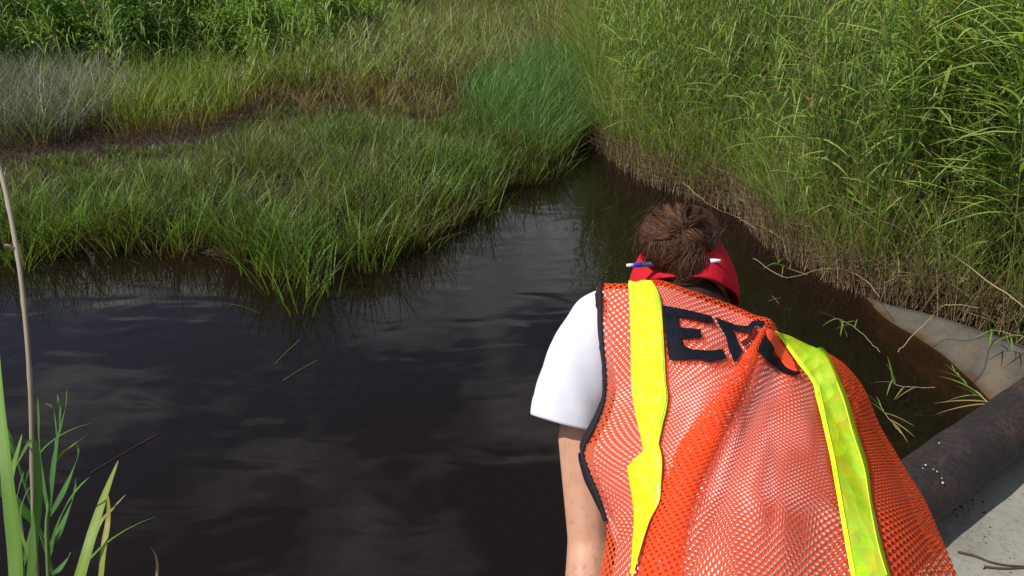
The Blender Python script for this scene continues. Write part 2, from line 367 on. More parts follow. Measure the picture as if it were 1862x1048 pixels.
# brown band between the low grass and the tall grass, in plan
band = [G(*p, .08) for p in [(-700, 322), (-200, 312), (0, 294), (150, 280), (260, 268), (350, 262), (410, 240), (440, 214), (500, 192), (580, 184)]]
band2 = np.array([(p.x, p.y) for p in band])
def band_d(x, y):
    d = np.full(x.shape, 1e9)
    for a, c in zip(band2[:-1], band2[1:]):
        e = c-a; tt = np.clip(((x-a[0])*e[0]+(y-a[1])*e[1])/(e@e), 0, 1); d = np.minimum(d, np.hypot(x-a[0]-tt*e[0], y-a[1]-tt*e[1]))
    return d
def band_y(px):                                       # picture row of the band
    return np.interp(px, [-700, -200, 0, 150, 260, 350, 410, 440, 500, 580, 700, 800, 900, 1000], [322, 312, 294, 280, 268, 262, 240, 214, 192, 184, 190, 200, 150, 100])
def grass(name, n, xr, yr, keep, hgt, wid, c0, c1, base_c, lean=(.1, .5), curv=(.05, .5), wind=None, K=4, clump=None, mat=None, label=None, cat='grass', zoff=0, jitaz=.8, kmax=1e9, hf=None, patch=None):
    x, y = onzone(n, xr, yr)
    k = keep(x, y); x, y = x[k], y[k]
    if clump:
        m, rad = clump; cx, cy = np.repeat(x, m), np.repeat(y, m); a = R(len(cx), 0, 2*math.pi); q = np.abs(rs.normal(0, rad, len(cx)))
        cs = np.repeat(rs.uniform(.75, 1.15, len(x)), m); ct = np.repeat(rs.uniform(-.3, .3, len(x)), m)
        x, y = cx+np.cos(a)*q, cy+np.sin(a)*q; az = a+rs.normal(0, .7, len(a)); hs = cs
    else: az = R(len(x), 0, 2*math.pi); hs = 1; ct = 0
    if len(x) > kmax: x, y, az = x[:kmax], y[:kmax], az[:kmax]
    b_ = put(x, y); b_[:, 2] = np.maximum(b_[:, 2], -.25)+zoff
    nn_ = len(x); h = R(nn_, *hgt)*hs
    if hf is not None: h = h*hf(x, y)
    h = h+np.maximum(0, -b_[:, 2])*.9
    ln, cv = R(nn_, *lean), R(nn_, *curv)
    if wind is not None:
        vx, vy = np.cos(az)*ln+wind[0], np.sin(az)*ln+wind[1]; az = np.arctan2(vy, vx); ln = np.hypot(vx, vy)
    P = blade_path(b_, h, az, ln, cv, K)
    tt = np.clip(rs.beta(2, 2, nn_)+ct, 0, 1); c = lerpc(c0, c1, tt); c *= rs.uniform(.5, 1.5, (nn_, 1))**1.2
    if patch is not None:
        w_ = np.clip(.5+.9*wob(x*1.3+3, y*1.1)+.35*rs.normal(size=nn_), 0, 1)[:, None]*patch[1]; c = c*(1-w_)+np.array(patch[0])[None]*w_
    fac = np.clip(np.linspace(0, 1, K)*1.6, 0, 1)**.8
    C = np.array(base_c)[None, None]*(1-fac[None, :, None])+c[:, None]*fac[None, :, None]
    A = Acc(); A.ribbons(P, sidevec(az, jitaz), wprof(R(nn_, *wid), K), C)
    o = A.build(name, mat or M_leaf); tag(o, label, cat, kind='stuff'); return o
def inleft(x, y): 
    px, py, zc = proj(np.stack([x, y, np.full_like(x, .08)], 1)); return px, py, zc
def keep_front(x, y):
    px, py, zc = inleft(x, y); d = sdist(x, y)
    edge = .10+.14*np.sin(x*4.1+1)*np.sin(x*1.7)
    return (zc > 0) & (px > -260) & (px < 1075) & (py > band_y(px)+8) & (py < 620) & (d > -np.maximum(edge, .0)) & (x < .95+.03*y)
base_dark = (.05, .03, .015)
def hf_front(x, y):
    px, py, zc = inleft(x, y); return np.clip((py-band_y(px)+30*wob(x*1.9+2, y*2.3))/120, .2, 1)*(1+.45*wob(x*2.1, y*1.7))*np.where(wob(x*3.1+5, y*2.7) < -.35, .6, 1)
def soft(n): return rs.normal(0, n, 1)
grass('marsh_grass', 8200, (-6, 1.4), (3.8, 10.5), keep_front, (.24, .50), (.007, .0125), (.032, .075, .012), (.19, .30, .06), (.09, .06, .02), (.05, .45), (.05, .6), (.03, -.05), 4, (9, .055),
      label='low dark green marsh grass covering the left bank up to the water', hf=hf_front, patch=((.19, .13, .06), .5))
def keep_greyf(x, y):
    px, py, zc = inleft(x, y); d = sdist(x, y)
    return (px > -260) & (px < 760) & (py > band_y(px)+4) & (d > .25) & (wob(x*1.4+1, y*1.6+2)+.25*rs.normal(size=len(x)) > 0)
grass('grey_marsh_grass', 9000, (-6, .6), (4.6, 9.5), keep_greyf, (.26, .42), (.004, .007), (.16, .17, .11), (.30, .28, .21), (.06, .04, .02), (.2, .8), (.2, .9), (.1, -.1), 4, None,
      label='thin grey dead blades mixed through the low marsh grass', hf=hf_front)
def keep_edge(x, y):
    d = sdist(x, y); px, py, zc = inleft(x, y)
    lob = np.exp(-((px-560)/110)**2)+.8*np.exp(-((px-300)/60)**2)+.8*np.exp(-((px-690)/40)**2); return (d > -.24-.20*np.sin(x*3.3+.8)-.18*lob) & (d < .3) & ((d > -.12) | (rs.uniform(size=len(x)) < .45)) & (px > -260) & (px < 900) & (np.sin(x*7+2*np.sin(y*5)) > -.1)
grass('water_edge_grass', 6000, (-6, .6), (3.0, 8), keep_edge, (.30, .58), (.008, .013), (.06, .14, .020), (.18, .29, .06), (.16, .10, .015), (.1, .45), (.05, .5), (.03, -.06), 5, (5, .035),
      label='brighter green blades of grass standing in the water along the left bank')
def keep_brown(x, y):
    px, py, zc = inleft(x, y); return ((sdist(x, y) > .1) & (py > band_y(px)) & (px < 900) & (wob(x*3.1+5, y*2.7) < -.28) & (rs.uniform(size=len(x)) < .6)) | (band_d(x, y)+.15*rs.normal(size=len(x)) < np.clip(.55-(px-250)*.0012, .12, .5)+.2*wob(x*2, y*2)) & (px > -300)
grass('brown_marsh_litter', 32000, (-9, 0), (4.5, 12.5), keep_brown, (.05, .2), (.005, .010), (.035, .016, .012), (.12, .07, .045), (.02, .010, .008), (.5, 1.6), (.2, .9), None, 3, None, M_dry,
      label='dark brown dead stems lying in the strip between the grasses', cat='dead grass')
def keep_grey(x, y):
    px, py, zc = inleft(x, y); bd = band_y(px); px = px+28*rs.normal(size=len(x))
    return (zc > 0) & (px > -330) & (px < 205) & (py < bd-12) & (py > 172)
grass('grey_tall_grass', 3600, (-10, -2), (6.5, 13), keep_grey, (.45, .85), (.007, .012), (.13, .14, .10), (.27, .26, .20), (.07, .045, .03), (.2, .6), (.1, .6), (.06, 0), 4, (9, .07),
      label='fine grey green dead grass standing at the far left behind the brown strip', patch=((.10, .15, .05), .5))
def keep_yel(x, y):
    px, py, zc = inleft(x, y); bd = band_y(px); p2 = px+40*rs.normal(size=len(x))
    return (zc > 0) & (px > -330) & (p2 < 620) & (py < bd-8+12*wob(x*3, y*3)) & (py > 150) & ((p2 > 190) | (rs.uniform(size=len(x)) < .22))
grass('yellow_green_tall_grass', 7000, (-10, 1), (6.5, 15), keep_yel, (.40, .78), (.008, .015), (.11, .20, .025), (.33, .37, .075), (.20, .13, .04), (.08, .5), (.05, .6), None, 4, (5, .09),
      label='tall yellow green grass with broad blades behind the brown strip', patch=((.10, .20, .035), .6))
def keep_orange(x, y):
    px, py, zc = inleft(x, y); p2 = px+50*rs.normal(size=len(x)); q2 = py+16*rs.normal(size=len(x))
    return (zc > 0) & (p2 > 480) & (p2 < 880) & (q2 > 160) & (q2 < 215)
grass('rusty_marsh_grass', 3200, (-6, 1), (7, 14), keep_orange, (.2, .42), (.007, .012), (.16, .13, .04), (.34, .22, .09), (.10, .05, .025), (.1, .7), (.1, .6), None, 4, (6, .08),
      label='short rusty brown and green grass in the middle of the marsh', patch=((.12, .18, .04), .7))
def keep_blue(x, y):
    px, py, zc = inleft(x, y); r_ = ((px-975)/105)**2+((py-215)/75)**2+.55*rs.normal(size=len(x))
    return (zc > 0) & (r_ < 1) & (sdist(x, y) > .02)
grass('blue_green_tussock_grass', 4400, (-1.8, 1.7), (6, 16), keep_blue, (.4, .72), (.006, .010), (.07, .15, .035), (.17, .29, .075), (.06, .06, .02), (.1, .5), (.1, .6), (.12, -.08), 4, (14, .07),
      label='dense fine blue green grass at the head of the channel')
def keep_mead(x, y):
    px, py, zc = inleft(x, y); q2 = py+10*rs.normal(size=len(x))
    return (zc > 0) & (px > 420) & (px < 1130) & (q2 < 182) & (py > 22) & ((px > 700) | (py > 95))
grass('meadow_grass', 15000, (-9, 6), (8.5, 30), keep_mead, (.30, .85), (.010, .024), (.09, .17, .025), (.30, .33, .09), (.12, .09, .03), (.1, .6), (.1, .7), None, 4, (5, .15),
      label='mixed green and brownish grass of the meadow reaching back behind the channel', hf=lambda x, y: 1+.4*wob(x*.9, y*.8), patch=((.22, .17, .085), .55))
def keep_reedfar(x, y):
    px, py, zc = inleft(x, y)
    return (zc > 0) & (px > 20) & (px < 1100) & (py < 95)

# --- reeds: stems with leaves, in one mesh
def reeds(A, S, x, y, h, wind, nl, leaf_len, leaf_w, c0, c1, green_from=.25, els=(.5, 1.15), drs=(.3, 1.3)):
    n_ = len(x); b_ = put(x, y); az = R(n_, 0, 2*math.pi); ln = R(n_, 0, .10)
    vx, vy = np.cos(az)*ln+wind[0], np.sin(az)*ln+wind[1]; az = np.arctan2(vy, vx); ln = np.hypot(vx, vy)
    P = blade_path(b_, h, az, ln, R(n_, .02, .15), 6)
    tt = np.linspace(0, 1, 6)[None, :, None]
    brown = lerpc((.20, .13, .07), (.30, .22, .12), R(n_, 0, 1)); green = lerpc((.11, .17, .04), (.18, .22, .07), R(n_, 0, 1))
    gf = np.clip((tt-.15)/.3, 0, 1); C = brown[:, None]*(1-gf)+green[:, None]*gf
    S.tubes(P, np.linspace(.0042, .0018, 6)[None]*rs.uniform(.8, 1.2, (n_, 1)), C, 3)
    # leaves
    k = nl; f = (np.linspace(green_from, .98, k)[None]+rs.uniform(-.02, .02, (n_, k))).clip(0, 1)
    fi = f*5; i0 = np.minimum(fi.astype(int), 4); fr_ = (fi-i0)[..., None]
    base = np.take_along_axis(P, i0[..., None].repeat(3, 2), 1)*(1-fr_)+np.take_along_axis(P, (i0+1)[..., None].repeat(3, 2), 1)*fr_
    base = base.reshape(-1, 3); m = n_*k
    phi = (R(n_, 0, 6.28)[:, None]+np.arange(k)[None]*math.pi+rs.normal(0, .5, (n_, k))).ravel()
    Ll = (R(n_, *leaf_len)[:, None]*np.sin(np.clip(np.linspace(.35, 1.0, k)*2.3, 0, 2.7))[None].clip(.45, 1)).ravel()*R(m, .8, 1.15)
    el = R(m, *els); dr = R(m, *drs)
    K = 5; u = np.linspace(0, 1, K)[None]
    hx = np.cos(phi)+wind[0]*7; hy = np.sin(phi)+wind[1]*7; hn = np.hypot(hx, hy); hx /= hn; hy /= hn
    hd = Ll[:, None]*(np.cos(el)[:, None]*u+.25*dr[:, None]*u*u); zz = Ll[:, None]*(np.sin(el)[:, None]*u-.55*dr[:, None]*u*u)
    Q = np.stack([base[:, 0:1]+hx[:, None]*hd, base[:, 1:2]+hy[:, None]*hd, base[:, 2:3]+zz], 2)
    sd = np.stack([-hy, hx, R(m, -.35, .35)], 1); sd /= np.linalg.norm(sd, axis=1)[:, None]
    c = lerpc(c0, c1, rs.beta(2, 2, m)); c *= rs.uniform(.8, 1.2, (m, 1))
    dead = (rs.uniform(size=m) < .05) | ((f.ravel() < .3) & (rs.uniform(size=m) < .5)); c[dead] = lerpc((.30, .22, .10), (.36, .20, .08), R(dead.sum(), 0, 1))
    A.ribbons(Q, sd, wprof(R(m, *leaf_w), K, 1.8), c)
def along(line, n, d0, d1, jit=0, pw=1.0):             # scatter on the land side of a polyline
    P = np.array([(p[0], p[1]) for p in line]); seg = P[1:]-P[:-1]; ls = np.hypot(seg[:, 0], seg[:, 1]); cum = np.concatenate([[0], np.cumsum(ls)])
    s = R(n, 0, cum[-1]); k = np.clip(np.searchsorted(cum, s)-1, 0, len(seg)-1); u = (s-cum[k])/ls[k]
    q = P[k]+seg[k]*u[:, None]; nv = np.stack([-seg[k][:, 1], seg[k][:, 0]], 1)/ls[k][:, None]
    d = d0+(d1-d0)*rs.uniform(size=n)**pw
    return q[:, 0]+nv[:, 0]*d, q[:, 1]+nv[:, 1]*d
bank = [(1.35, 17), (1.15, 13), (G(1078, 245).x, G(1078, 245).y)]+[(p.x, p.y) for p in RW[1:]]+[(3.7, 3.2), (4.3, 2.2)]
A, S = Acc(), Acc()
rc0, rc1 = (.15, .27, .05), (.41, .48, .15)
x, y = along(bank, 2100, .08, 1.3); reeds(A, S, x, y, R(len(x), 1.2, 2.2), (-.03, -.03), 15, (.20, .36), (.009, .016), rc0, rc1, .12, (.85, 1.4), (.1, 1.0))
x, y = along(bank, 1500, 1.0, 4.0); reeds(A, S, x, y, R(len(x), 1.9, 2.8), (-.03, -.02), 14, (.25, .42), (.012, .022), rc0, rc1, .35, (.7, 1.35), (.2, 1.1))
k2 = [(2.2, 5.6), (2.9, 4.75), (3.7, 3.9), (4.6, 2.8)]
x, y = along(k2, 300, 0, 1.6); reeds(A, S, x, y, R(len(x), 1.2, 2.3), (-.10, -.05), 14, (.40, .60), (.016, .028), rc0, rc1, .25, (.35, 1.0), (.3, 1.1))
tag(A.build('reed_leaves', M_reed), 'mass of green reed leaves covering the right bank', 'reeds', kind='stuff')
tag(S.build('reed_stems', M_dry), 'mass of reed stems standing inside the green leaves of the right bank', 'reeds', kind='stuff')
# front fringe: smaller grass blades and brown stubble at the foot of the reeds
x, y = along(bank, 25000, -.04, .9); n_ = len(x); b_ = put(x, y); A = Acc()
az = R(n_, 0, 6.28); P = blade_path(b_, R(n_, .2, 1.15), az, R(n_, .05, .5), R(n_, .05, .6), 5); c = lerpc((.13, .25, .035), (.33, .42, .10), R(n_, 0, 1))
c = np.where(rs.uniform(size=(n_, 1)) < .16, np.array([[.40, .30, .18]]), c)
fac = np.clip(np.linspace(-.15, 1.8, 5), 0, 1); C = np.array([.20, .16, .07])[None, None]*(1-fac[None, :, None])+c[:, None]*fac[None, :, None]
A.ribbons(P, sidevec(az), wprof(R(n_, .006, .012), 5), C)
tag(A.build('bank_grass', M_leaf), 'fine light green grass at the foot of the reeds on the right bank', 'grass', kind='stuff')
x, y = along(bank[2:], 6200, -.10, .42, pw=1.3); kk = (rs.uniform(size=len(x)) < np.clip(1.25-(y-5)*.28, .25, 1)) & (wob(x*2.2, y*2.4)+.4*rs.normal(size=len(x)) > -.35); x, y = x[kk], y[kk]; n_ = len(x); b_ = put(x, y); b_[:, 2] = np.maximum(b_[:, 2], -.1); S = Acc()
az = R(n_, 0, 6.28); P = blade_path(b_, R(n_, .12, .44), az, R(n_, 0, .35), R(n_, 0, .2), 3)
S.tubes(P, np.array([.0036, .003, .0022])[None]*rs.uniform(.6, 1.3, (n_, 1)), lerpc((.13, .08, .045), (.44, .33, .19), rs.beta(1.5, 2.0, n_)), 3)
x, y = along(bank[2:], 7000, -.05, .5, pw=1.0); kk = rs.uniform(size=len(x)) < np.clip(1.25-(y-5)*.25, .3, 1); x, y = x[kk], y[kk]; n_ = len(x); b_ = put(x, y); b_[:, 2] = np.maximum(b_[:, 2], .01)+R(n_, 0, .22)
az = R(n_, 0, 6.28); P = blade_path(b_, R(n_, .05, .16), az, R(n_, 1, 3), R(n_, -.5, .6), 4)
S.ribbons(P, sidevec(az), wprof(R(n_, .004, .010), 4), lerpc((.14, .09, .05), (.46, .35, .21), R(n_, 0, 1)))
tag(S.build('dead_reed_stubble', M_dry), 'brown dead reed stems and litter along the water on the right bank', 'dead reeds', kind='stuff')
# far reeds behind the meadow, top middle
A, S = Acc(), Acc()
x, y = R(1500, -7, 9), R(1500, 15, 24); px, py, _ = proj(np.stack([x, y, x*0+.3], 1)); k = (px > 350) & (px < 1250) & ~((px > 560) & (px < 1000) & (y < 19)); x, y = x[k], y[k]
reeds(A, S, x, y, R(len(x), 1.3, 2.2), (-.02, 0), 11, (.35, .55), (.02, .035), rc0, rc1, .2, (.8, 1.4), (.1, 1))
x, y = R(170, -9, -1), R(170, 10.2, 13); px, py, _ = proj(np.stack([x, y, x*0+.2], 1)); k = (px > -60) & (px < 760); x, y = x[k], y[k]
reeds(A, S, x, y, R(len(x), .9, 1.5), (-.01, 0), 10, (.18, .32), (.012, .02), rc0, rc1, .3, (.8, 1.3), (.1, 1))
tag(A.build('far_reed_leaves', M_reed), 'far reed leaves closing the view behind the meadow', 'reeds', kind='stuff')
tag(S.build('far_reed_stems', M_dry), 'far reed stems closing the view behind the meadow', 'reeds', kind='stuff')

# --- shrubs at the back left
M_bark = simple('bark', (.09, .07, .055), .9, nscale=20)
def shrub(x, y, w_, h, label, c0, c1, n_=11000):
    z = float(ground_h(np.array([x]), np.array([y]))[0])
    root = empty('shrub', (x, y, z), label, 'shrub', 'shrubs behind the marsh')
    S = Acc(); A = Acc()
    nb = 16; az = R(nb, 0, 6.28); P = blade_path(np.repeat([[x, y, z-.05]], nb, 0), R(nb, .5, .95)*h, az, R(nb, .2, .8)*w_/h, R(nb, -.2, .3), 6)
    S.tubes(P, np.linspace(.03, .006, 6)[None]*rs.uniform(.6, 1.1, (nb, 1)), np.repeat([[.09, .07, .05]], nb, 0), 5)
    S.build('trunk', M_bark, root, True)
    ncl = 60; a = R(ncl, 0, 6.28); rr = R(ncl, .1, 1)**.6; ch = rs.beta(1.7, 1.4, ncl)
    cc = np.stack([x+np.cos(a)*rr*w_*(.55+.5*np.sin(ch*math.pi)), y+np.sin(a)*rr*w_*(.55+.5*np.sin(ch*math.pi)), z+.12+ch*h*(1.05-.35*rr)], 1)
    idx = rs.randint(0, ncl, n_); cr_ = R(ncl, .16, .32)[idx]
    dv = rs.normal(size=(n_, 3)); dv /= np.linalg.norm(dv, axis=1)[:, None]
    p = cc[idx]+dv*(cr_*rs.uniform(.3, 1.05, n_))[:, None]*np.array([1, 1, .8])
    g = dv+rs.normal(0, .6, (n_, 3))+np.array([0, 0, .35]); g /= np.linalg.norm(g, axis=1)[:, None]; Ln = R(n_, .045, .085)
    u = np.linspace(0, 1, 3)[None, :, None]; Q = p[:, None]+g[:, None]*Ln[:, None, None]*u; Q[:, :, 2] -= (u[..., 0]**2)*Ln[:, None]*.3
    sd = np.cross(g, rs.normal(size=(n_, 3))); sd /= np.linalg.norm(sd, axis=1)[:, None]
    cv = rs.uniform(.65, 1.3, ncl)[idx]; c = lerpc(c0, c1, rs.beta(2, 2, n_))*cv[:, None]
    A.ribbons(Q, sd, np.array([.25, 1, 0])[None]*R(n_, .020, .036)[:, None], c); A.build('crown', M_bushleaf, root)
GR = [((.06, .13, .02), (.19, .31, .05)), ((.045, .10, .018), (.13, .23, .04)), ((.09, .19, .025), (.26, .39, .06))]
sp = [(-60, 12.6, 1.2, 1.5, 0), (50, 12.0, 1.05, 1.45, 1), (170, 12.2, 1.1, 1.55, 0), (300, 12.4, 1.05, 1.5, 1), (415, 12.8, 1.0, 1.4, 2), (570, 14.5, 1.1, 1.4, 2), (120, 15.0, 1.8, 2.3, 2), (350, 15.6, 1.8, 2.3, 2), (660, 20, 1.8, 1.7, 0), (850, 27, 2.4, 2.2, 0), (-260, 13.5, 1.7, 2.1, 1)]
nm = ['leftmost shrub in view at the back, mid green above grey grass', 'dark shrub near the left border behind the grey grass', 'darkest rounded shrub behind where grey grass meets yellow grass', 'mid green shrub behind the middle of the yellow grass',
      'lighter green shrub right of the dark ones behind the yellow grass', 'bright green shrub standing beside the far meadow', 'tall shrub rising behind the dark shrubs at upper left', 'tall lighter shrub rising behind the yellow grass shrubs', 'distant light green shrub above the meadow at top middle', 'farthest shrub at the end of the meadow left of the reeds', 'wide dark shrub beyond the left border']
for (px, Y, w_, h, g), lb in zip(sp, nm): shrub((px-931)/F*(Y*CP+(CAM_H-.8)*SP), Y, w_, h, lb, *GR[g])

# --- individual reeds, sprigs and foreground plants
def leaf_mesh(L_, W_, droop, el, c0, c1, K=9, twist=.3):
    V, Fq, C = [], [], []
    for i in range(K):
        u = i/(K-1); x_ = L_*(math.cos(el)*u+.2*droop*u*u); z_ = L_*(math.sin(el)*u-.5*droop*u*u)
        wd = W_*.5*min(1, (.45+2.2*u))*(1-u**2.2)+.0004
        tw = twist*u; s = Vector((0, math.cos(tw), math.sin(tw)))
        p = Vector((x_, 0, z_)); V += [p-s*wd, p+Vector((0, 0, -wd*.35)), p+s*wd]
        f_ = .85+.3*u; c = [a*(1-u)+b*u for a, b in zip(c0, c1)]
        C += [c, [q*1.25 for q in c], c]
    for i in range(K-1):
        a = i*3; Fq += [(a, a+1, a+4, a+3), (a+1, a+2, a+5, a+4)]
    me = bigmesh('leaf', np.array([tuple(v) for v in V]), np.array(Fq), np.zeros((0, 3), int), np.array(C)); me.materials.append(M_reed)
    me.polygons.foreach_set('use_smooth', [True]*len(me.polygons)); return me
def stem_mesh(pts, r0, r1, col, seg=6):
    n = len(pts); bm = bmesh.new(); rings = []
    a = None
    for i, p in enumerate(pts):
        d = (pts[min(i+1, n-1)]-pts[max(i-1, 0)]).normalized(); a = d.orthogonal().normalized() if a is None else (a-d*a.dot(d)).normalized(); c = d.cross(a); r_ = r0+(r1-r0)*i/(n-1)
        if i % 6 == 5: r_ *= 1.18
        rings.append([bm.verts.new(p+(a*math.cos(k*2*math.pi/seg)+c*math.sin(k*2*math.pi/seg))*r_) for k in range(seg)])
    for A_, B_ in zip(rings, rings[1:]):
        for k in range(seg): bm.faces.new([A_[k], A_[(k+1) % seg], B_[(k+1) % seg], B_[k]])
    me = bpy.data.meshes.new('stem'); bm.to_mesh(me); bm.free()
    a = me.color_attributes.new('tint', 'FLOAT_COLOR', 'POINT'); nv = len(me.vertices)
    c = np.ones((nv, 4), np.float32)
    for i in range(n):
        q = i/(n-1); c[i*seg:(i+1)*seg, :3] = np.array(col[0])*(1-q)+np.array(col[1])*q
    a.data.foreach_set('color', c.ravel()); me.materials.append(M_dry); me.polygons.foreach_set('use_smooth', [True]*len(me.polygons)); return me
g0, g1 = (.17, .30, .05), (.40, .49, .14)
leafs = [leaf_mesh(rnd.uniform(.42, .62), rnd.uniform(.018, .028), rnd.uniform(.3, 1.1), rnd.uniform(.5, 1.0), g0, g1, twist=rnd.uniform(-.8, .8)) for _ in range(8)]
def plant(root, pts, leafspecs, meshes=leafs, stem=None):
    o = bpy.data.objects.new('stem', stem); COL.objects.link(o); o.parent = root
    for (f, az, sc, k, tilt) in leafspecs:
        q = f*(len(pts)-1); i = min(int(q), len(pts)-2); p = pts[i].lerp(pts[i+1], q-i)
        l_ = bpy.data.objects.new('leaf', meshes[k % len(meshes)]); COL.objects.link(l_); l_.parent = root; l_.location = p; l_.rotation_euler = (rnd.uniform(-.2, .2), tilt, az); l_.scale = (sc,)*3
def arc(base, h, az, lean, curv, n=14):
    return [Vector((math.cos(az)*(lean*t+curv*t*t)*h, math.sin(az)*(lean*t+curv*t*t)*h, h*(t-.3*curv*t**3))) for t in [i/(n-1) for i in range(n)]]
kinds = []
for q in range(5):
    h = rnd.uniform(1.5, 2.1); pts = arc(None, h, math.pi+rnd.uniform(-.4, .5), rnd.uniform(.08, .25), rnd.uniform(.0, .2)); kinds.append((pts, stem_mesh(pts, .005, .0022, ((.22, .16, .08), (.16, .24, .06)))))
for i in range(46):
    t_ = i/45
    if i < 30: bx = 2.95+rnd.uniform(0, 1.2); by = 4.35-(bx-2.95)*.75+rnd.uniform(.0, .8)
    else: xx_, yy_ = along(bank[3:-2], 1, .15, .45); bx, by = float(xx_[0]), float(yy_[0])
    bz = float(ground_h(np.array([bx]), np.array([by]))[0])
    lb = 'tall green reed with long arching leaves leaning over the concrete wing wall' if i < 30 else 'green reed standing at the front of the right bank above brown stubble'
    root = empty('reed', (bx, by, bz-.02), lb, 'reed', 'arching reeds at the right border' if i < 30 else 'reeds along the front of the right bank')
    pts, sm = kinds[i % 5]; sc = 1 if i < 30 else .72; root.scale = (sc,)*3; root.rotation_euler[2] = rnd.uniform(-.5, .5)
    plant(root, pts, [(.30+.68*k/12+rnd.uniform(-.02, .02), math.pi+rnd.gauss(0, .55)+(.5 if k % 2 else -.4), rnd.uniform(.75, 1.15), rnd.randint(0, 7), rnd.uniform(-.25, .35)) for k in range(13)], leafs, sm)
# foreground reeds, lower left
fg = [leaf_mesh(.34, .026, .5, 1.15, (.07, .18, .04), (.14, .28, .08), twist=.5), leaf_mesh(.30, .022, .9, 1.0, (.08, .19, .04), (.18, .30, .07), twist=-.6), leaf_mesh(.42, .03, .25, 1.3, (.14, .27, .04), (.24, .36, .07), twist=.2), leaf_mesh(.22, .016, 1.0, .9, (.30, .30, .08), (.34, .26, .1), twist=.7)]
def fgplant(tip, zc, foot_dx, n, cols, r, specs, label, name='reed'):
    top = U(*tip, zc); foot = Vector((top.x+foot_dx[0], top.y+foot_dx[1], -.15)); root = empty(name, foot, label, 'reed', 'foreground reeds at the lower left')
    pts = [foot.lerp(top, i/(n-1))+Vector((math.sin(i/(n-1)*math.pi)*foot_dx[2], 0, 0))-foot for i in range(n)]
    plant(root, pts, specs, fg, stem_mesh(pts, r, r*.5, cols, 8)); return root
gg = ((.16, .17, .06), (.12, .26, .07))
def traced_reed(stem_px, leaf_px, label):
    P = resamp([U(*p) for p in stem_px], 20); base = Vector((P[0].x, P[0].y, -.15)); root = empty('reed', base, label, 'reed', 'foreground reeds at the lower left')
    P = [base.lerp(P[0], k/10) for k in range(10)]+P
    o = bpy.data.objects.new('stem', stem_mesh([p-base for p in P], .0042, .0026, gg, 8)); COL.objects.link(o); o.parent = root
    for pl, w_, c0, c1 in leaf_px:
        Q = resamp([U(*p) for p in pl], 18); V, Fq, C = [], [], []
        for i, p in enumerate(Q):
            u = i/17; wd = w_*.5*min(1, .35+2.4*u)*(1-u**2.6)+.0003; tw = .5+1.2*u; s_ = Vector((math.cos(tw), -math.sin(tw)*.8, .15)).normalized()
            V += [p-base-s_*wd, p-base+Vector((0, .3*wd, 0)), p-base+s_*wd]; c = [x_*(1-u)+y_*u for x_, y_ in zip(c0, c1)]; C += [c, [q*1.25 for q in c], [q*.85 for q in c]]
        for i in range(17): k = i*3; Fq += [(k, k+1, k+4, k+3), (k+1, k+2, k+5, k+4)]
        me = bigmesh('leaf', np.array([tuple(v) for v in V]), np.array(Fq), np.zeros((0, 3), int), np.array(C)); me.materials.append(M_reed); me.polygons.foreach_set('use_smooth', [True]*len(me.polygons))
        o = bpy.data.objects.new('leaf', me); COL.objects.link(o); o.parent = root
gA, gB, yA = (.07, .16, .045), (.13, .25, .085), (.25, .36, .04)
traced_reed([(92, 1110, 1.42), (88, 1048, 1.42), (85, 960, 1.42), (88, 925, 1.42), (97, 850, 1.43), (104, 800, 1.43)],
    [([(88, 935, 1.42), (97, 850, 1.41), (106, 790, 1.40), (109, 748, 1.39), (104, 718, 1.38)], .024, gA, gB), ([(88, 935, 1.42), (77, 868, 1.42), (71, 812, 1.43), (70, 765, 1.44), (68, 722, 1.45)], .022, gA, gB),
     ([(89, 940, 1.42), (112, 900, 1.40), (130, 862, 1.39), (142, 826, 1.39), (139, 806, 1.40)], .022, gA, gB), ([(88, 1000, 1.42), (112, 957, 1.40), (132, 908, 1.38), (138, 868, 1.37)], .026, gA, gB),
     ([(88, 985, 1.42), (74, 965, 1.44), (63, 940, 1.46)], .020, gA, gB), ([(90, 1010, 1.42), (97, 985, 1.41), (105, 960, 1.40)], .016, gA, gB), ([(98, 845, 1.42), (115, 822, 1.41), (135, 808, 1.40), (160, 790, 1.38)], .009, yA, (.28, .3, .06)),
     ([(92, 1045, 1.42), (108, 1035, 1.40), (124, 1015, 1.40), (128, 1004, 1.4)], .018, gA, gB), ([(104, 800, 1.43), (112, 770, 1.42), (120, 735, 1.41), (121, 705, 1.41)], .010, gA, gB), ([(104, 800, 1.43), (100, 760, 1.44), (96, 742, 1.45), (82, 733, 1.46)], .008, gA, gB)],
    'leafy green reed with short upright leaves beside the dry stalk')
traced_reed([(44, 1110, 1.5), (42, 1048, 1.5), (40, 985, 1.5), (38, 950, 1.5)],
    [([(42, 990, 1.5), (36, 940, 1.49), (44, 905, 1.48), (55, 885, 1.47)], .026, gA, gB), ([(40, 960, 1.5), (30, 915, 1.5), (34, 890, 1.5), (43, 858, 1.5)], .017, gA, gB), ([(42, 1030, 1.5), (52, 985, 1.48), (58, 940, 1.47), (56, 905, 1.46)], .022, gA, gB), ([(40, 1000, 1.5), (26, 965, 1.52), (20, 930, 1.53)], .018, gA, gB)],
    'low green reed between the broadest blade and the dry stalk')
fgplant((20, 800), 1.5, (-.05, .05, .0), 30, gg, .0045, [(.80, 0, .9, 0, -.1), (.86, 2.9, .9, 0, -.1), (.72, .6, 1, 1, 0), (.93, .2, .8, 1, -.2), (.97, 3, .7, 0, -.3)], 'green reed partly outside the left border behind the broad blades')
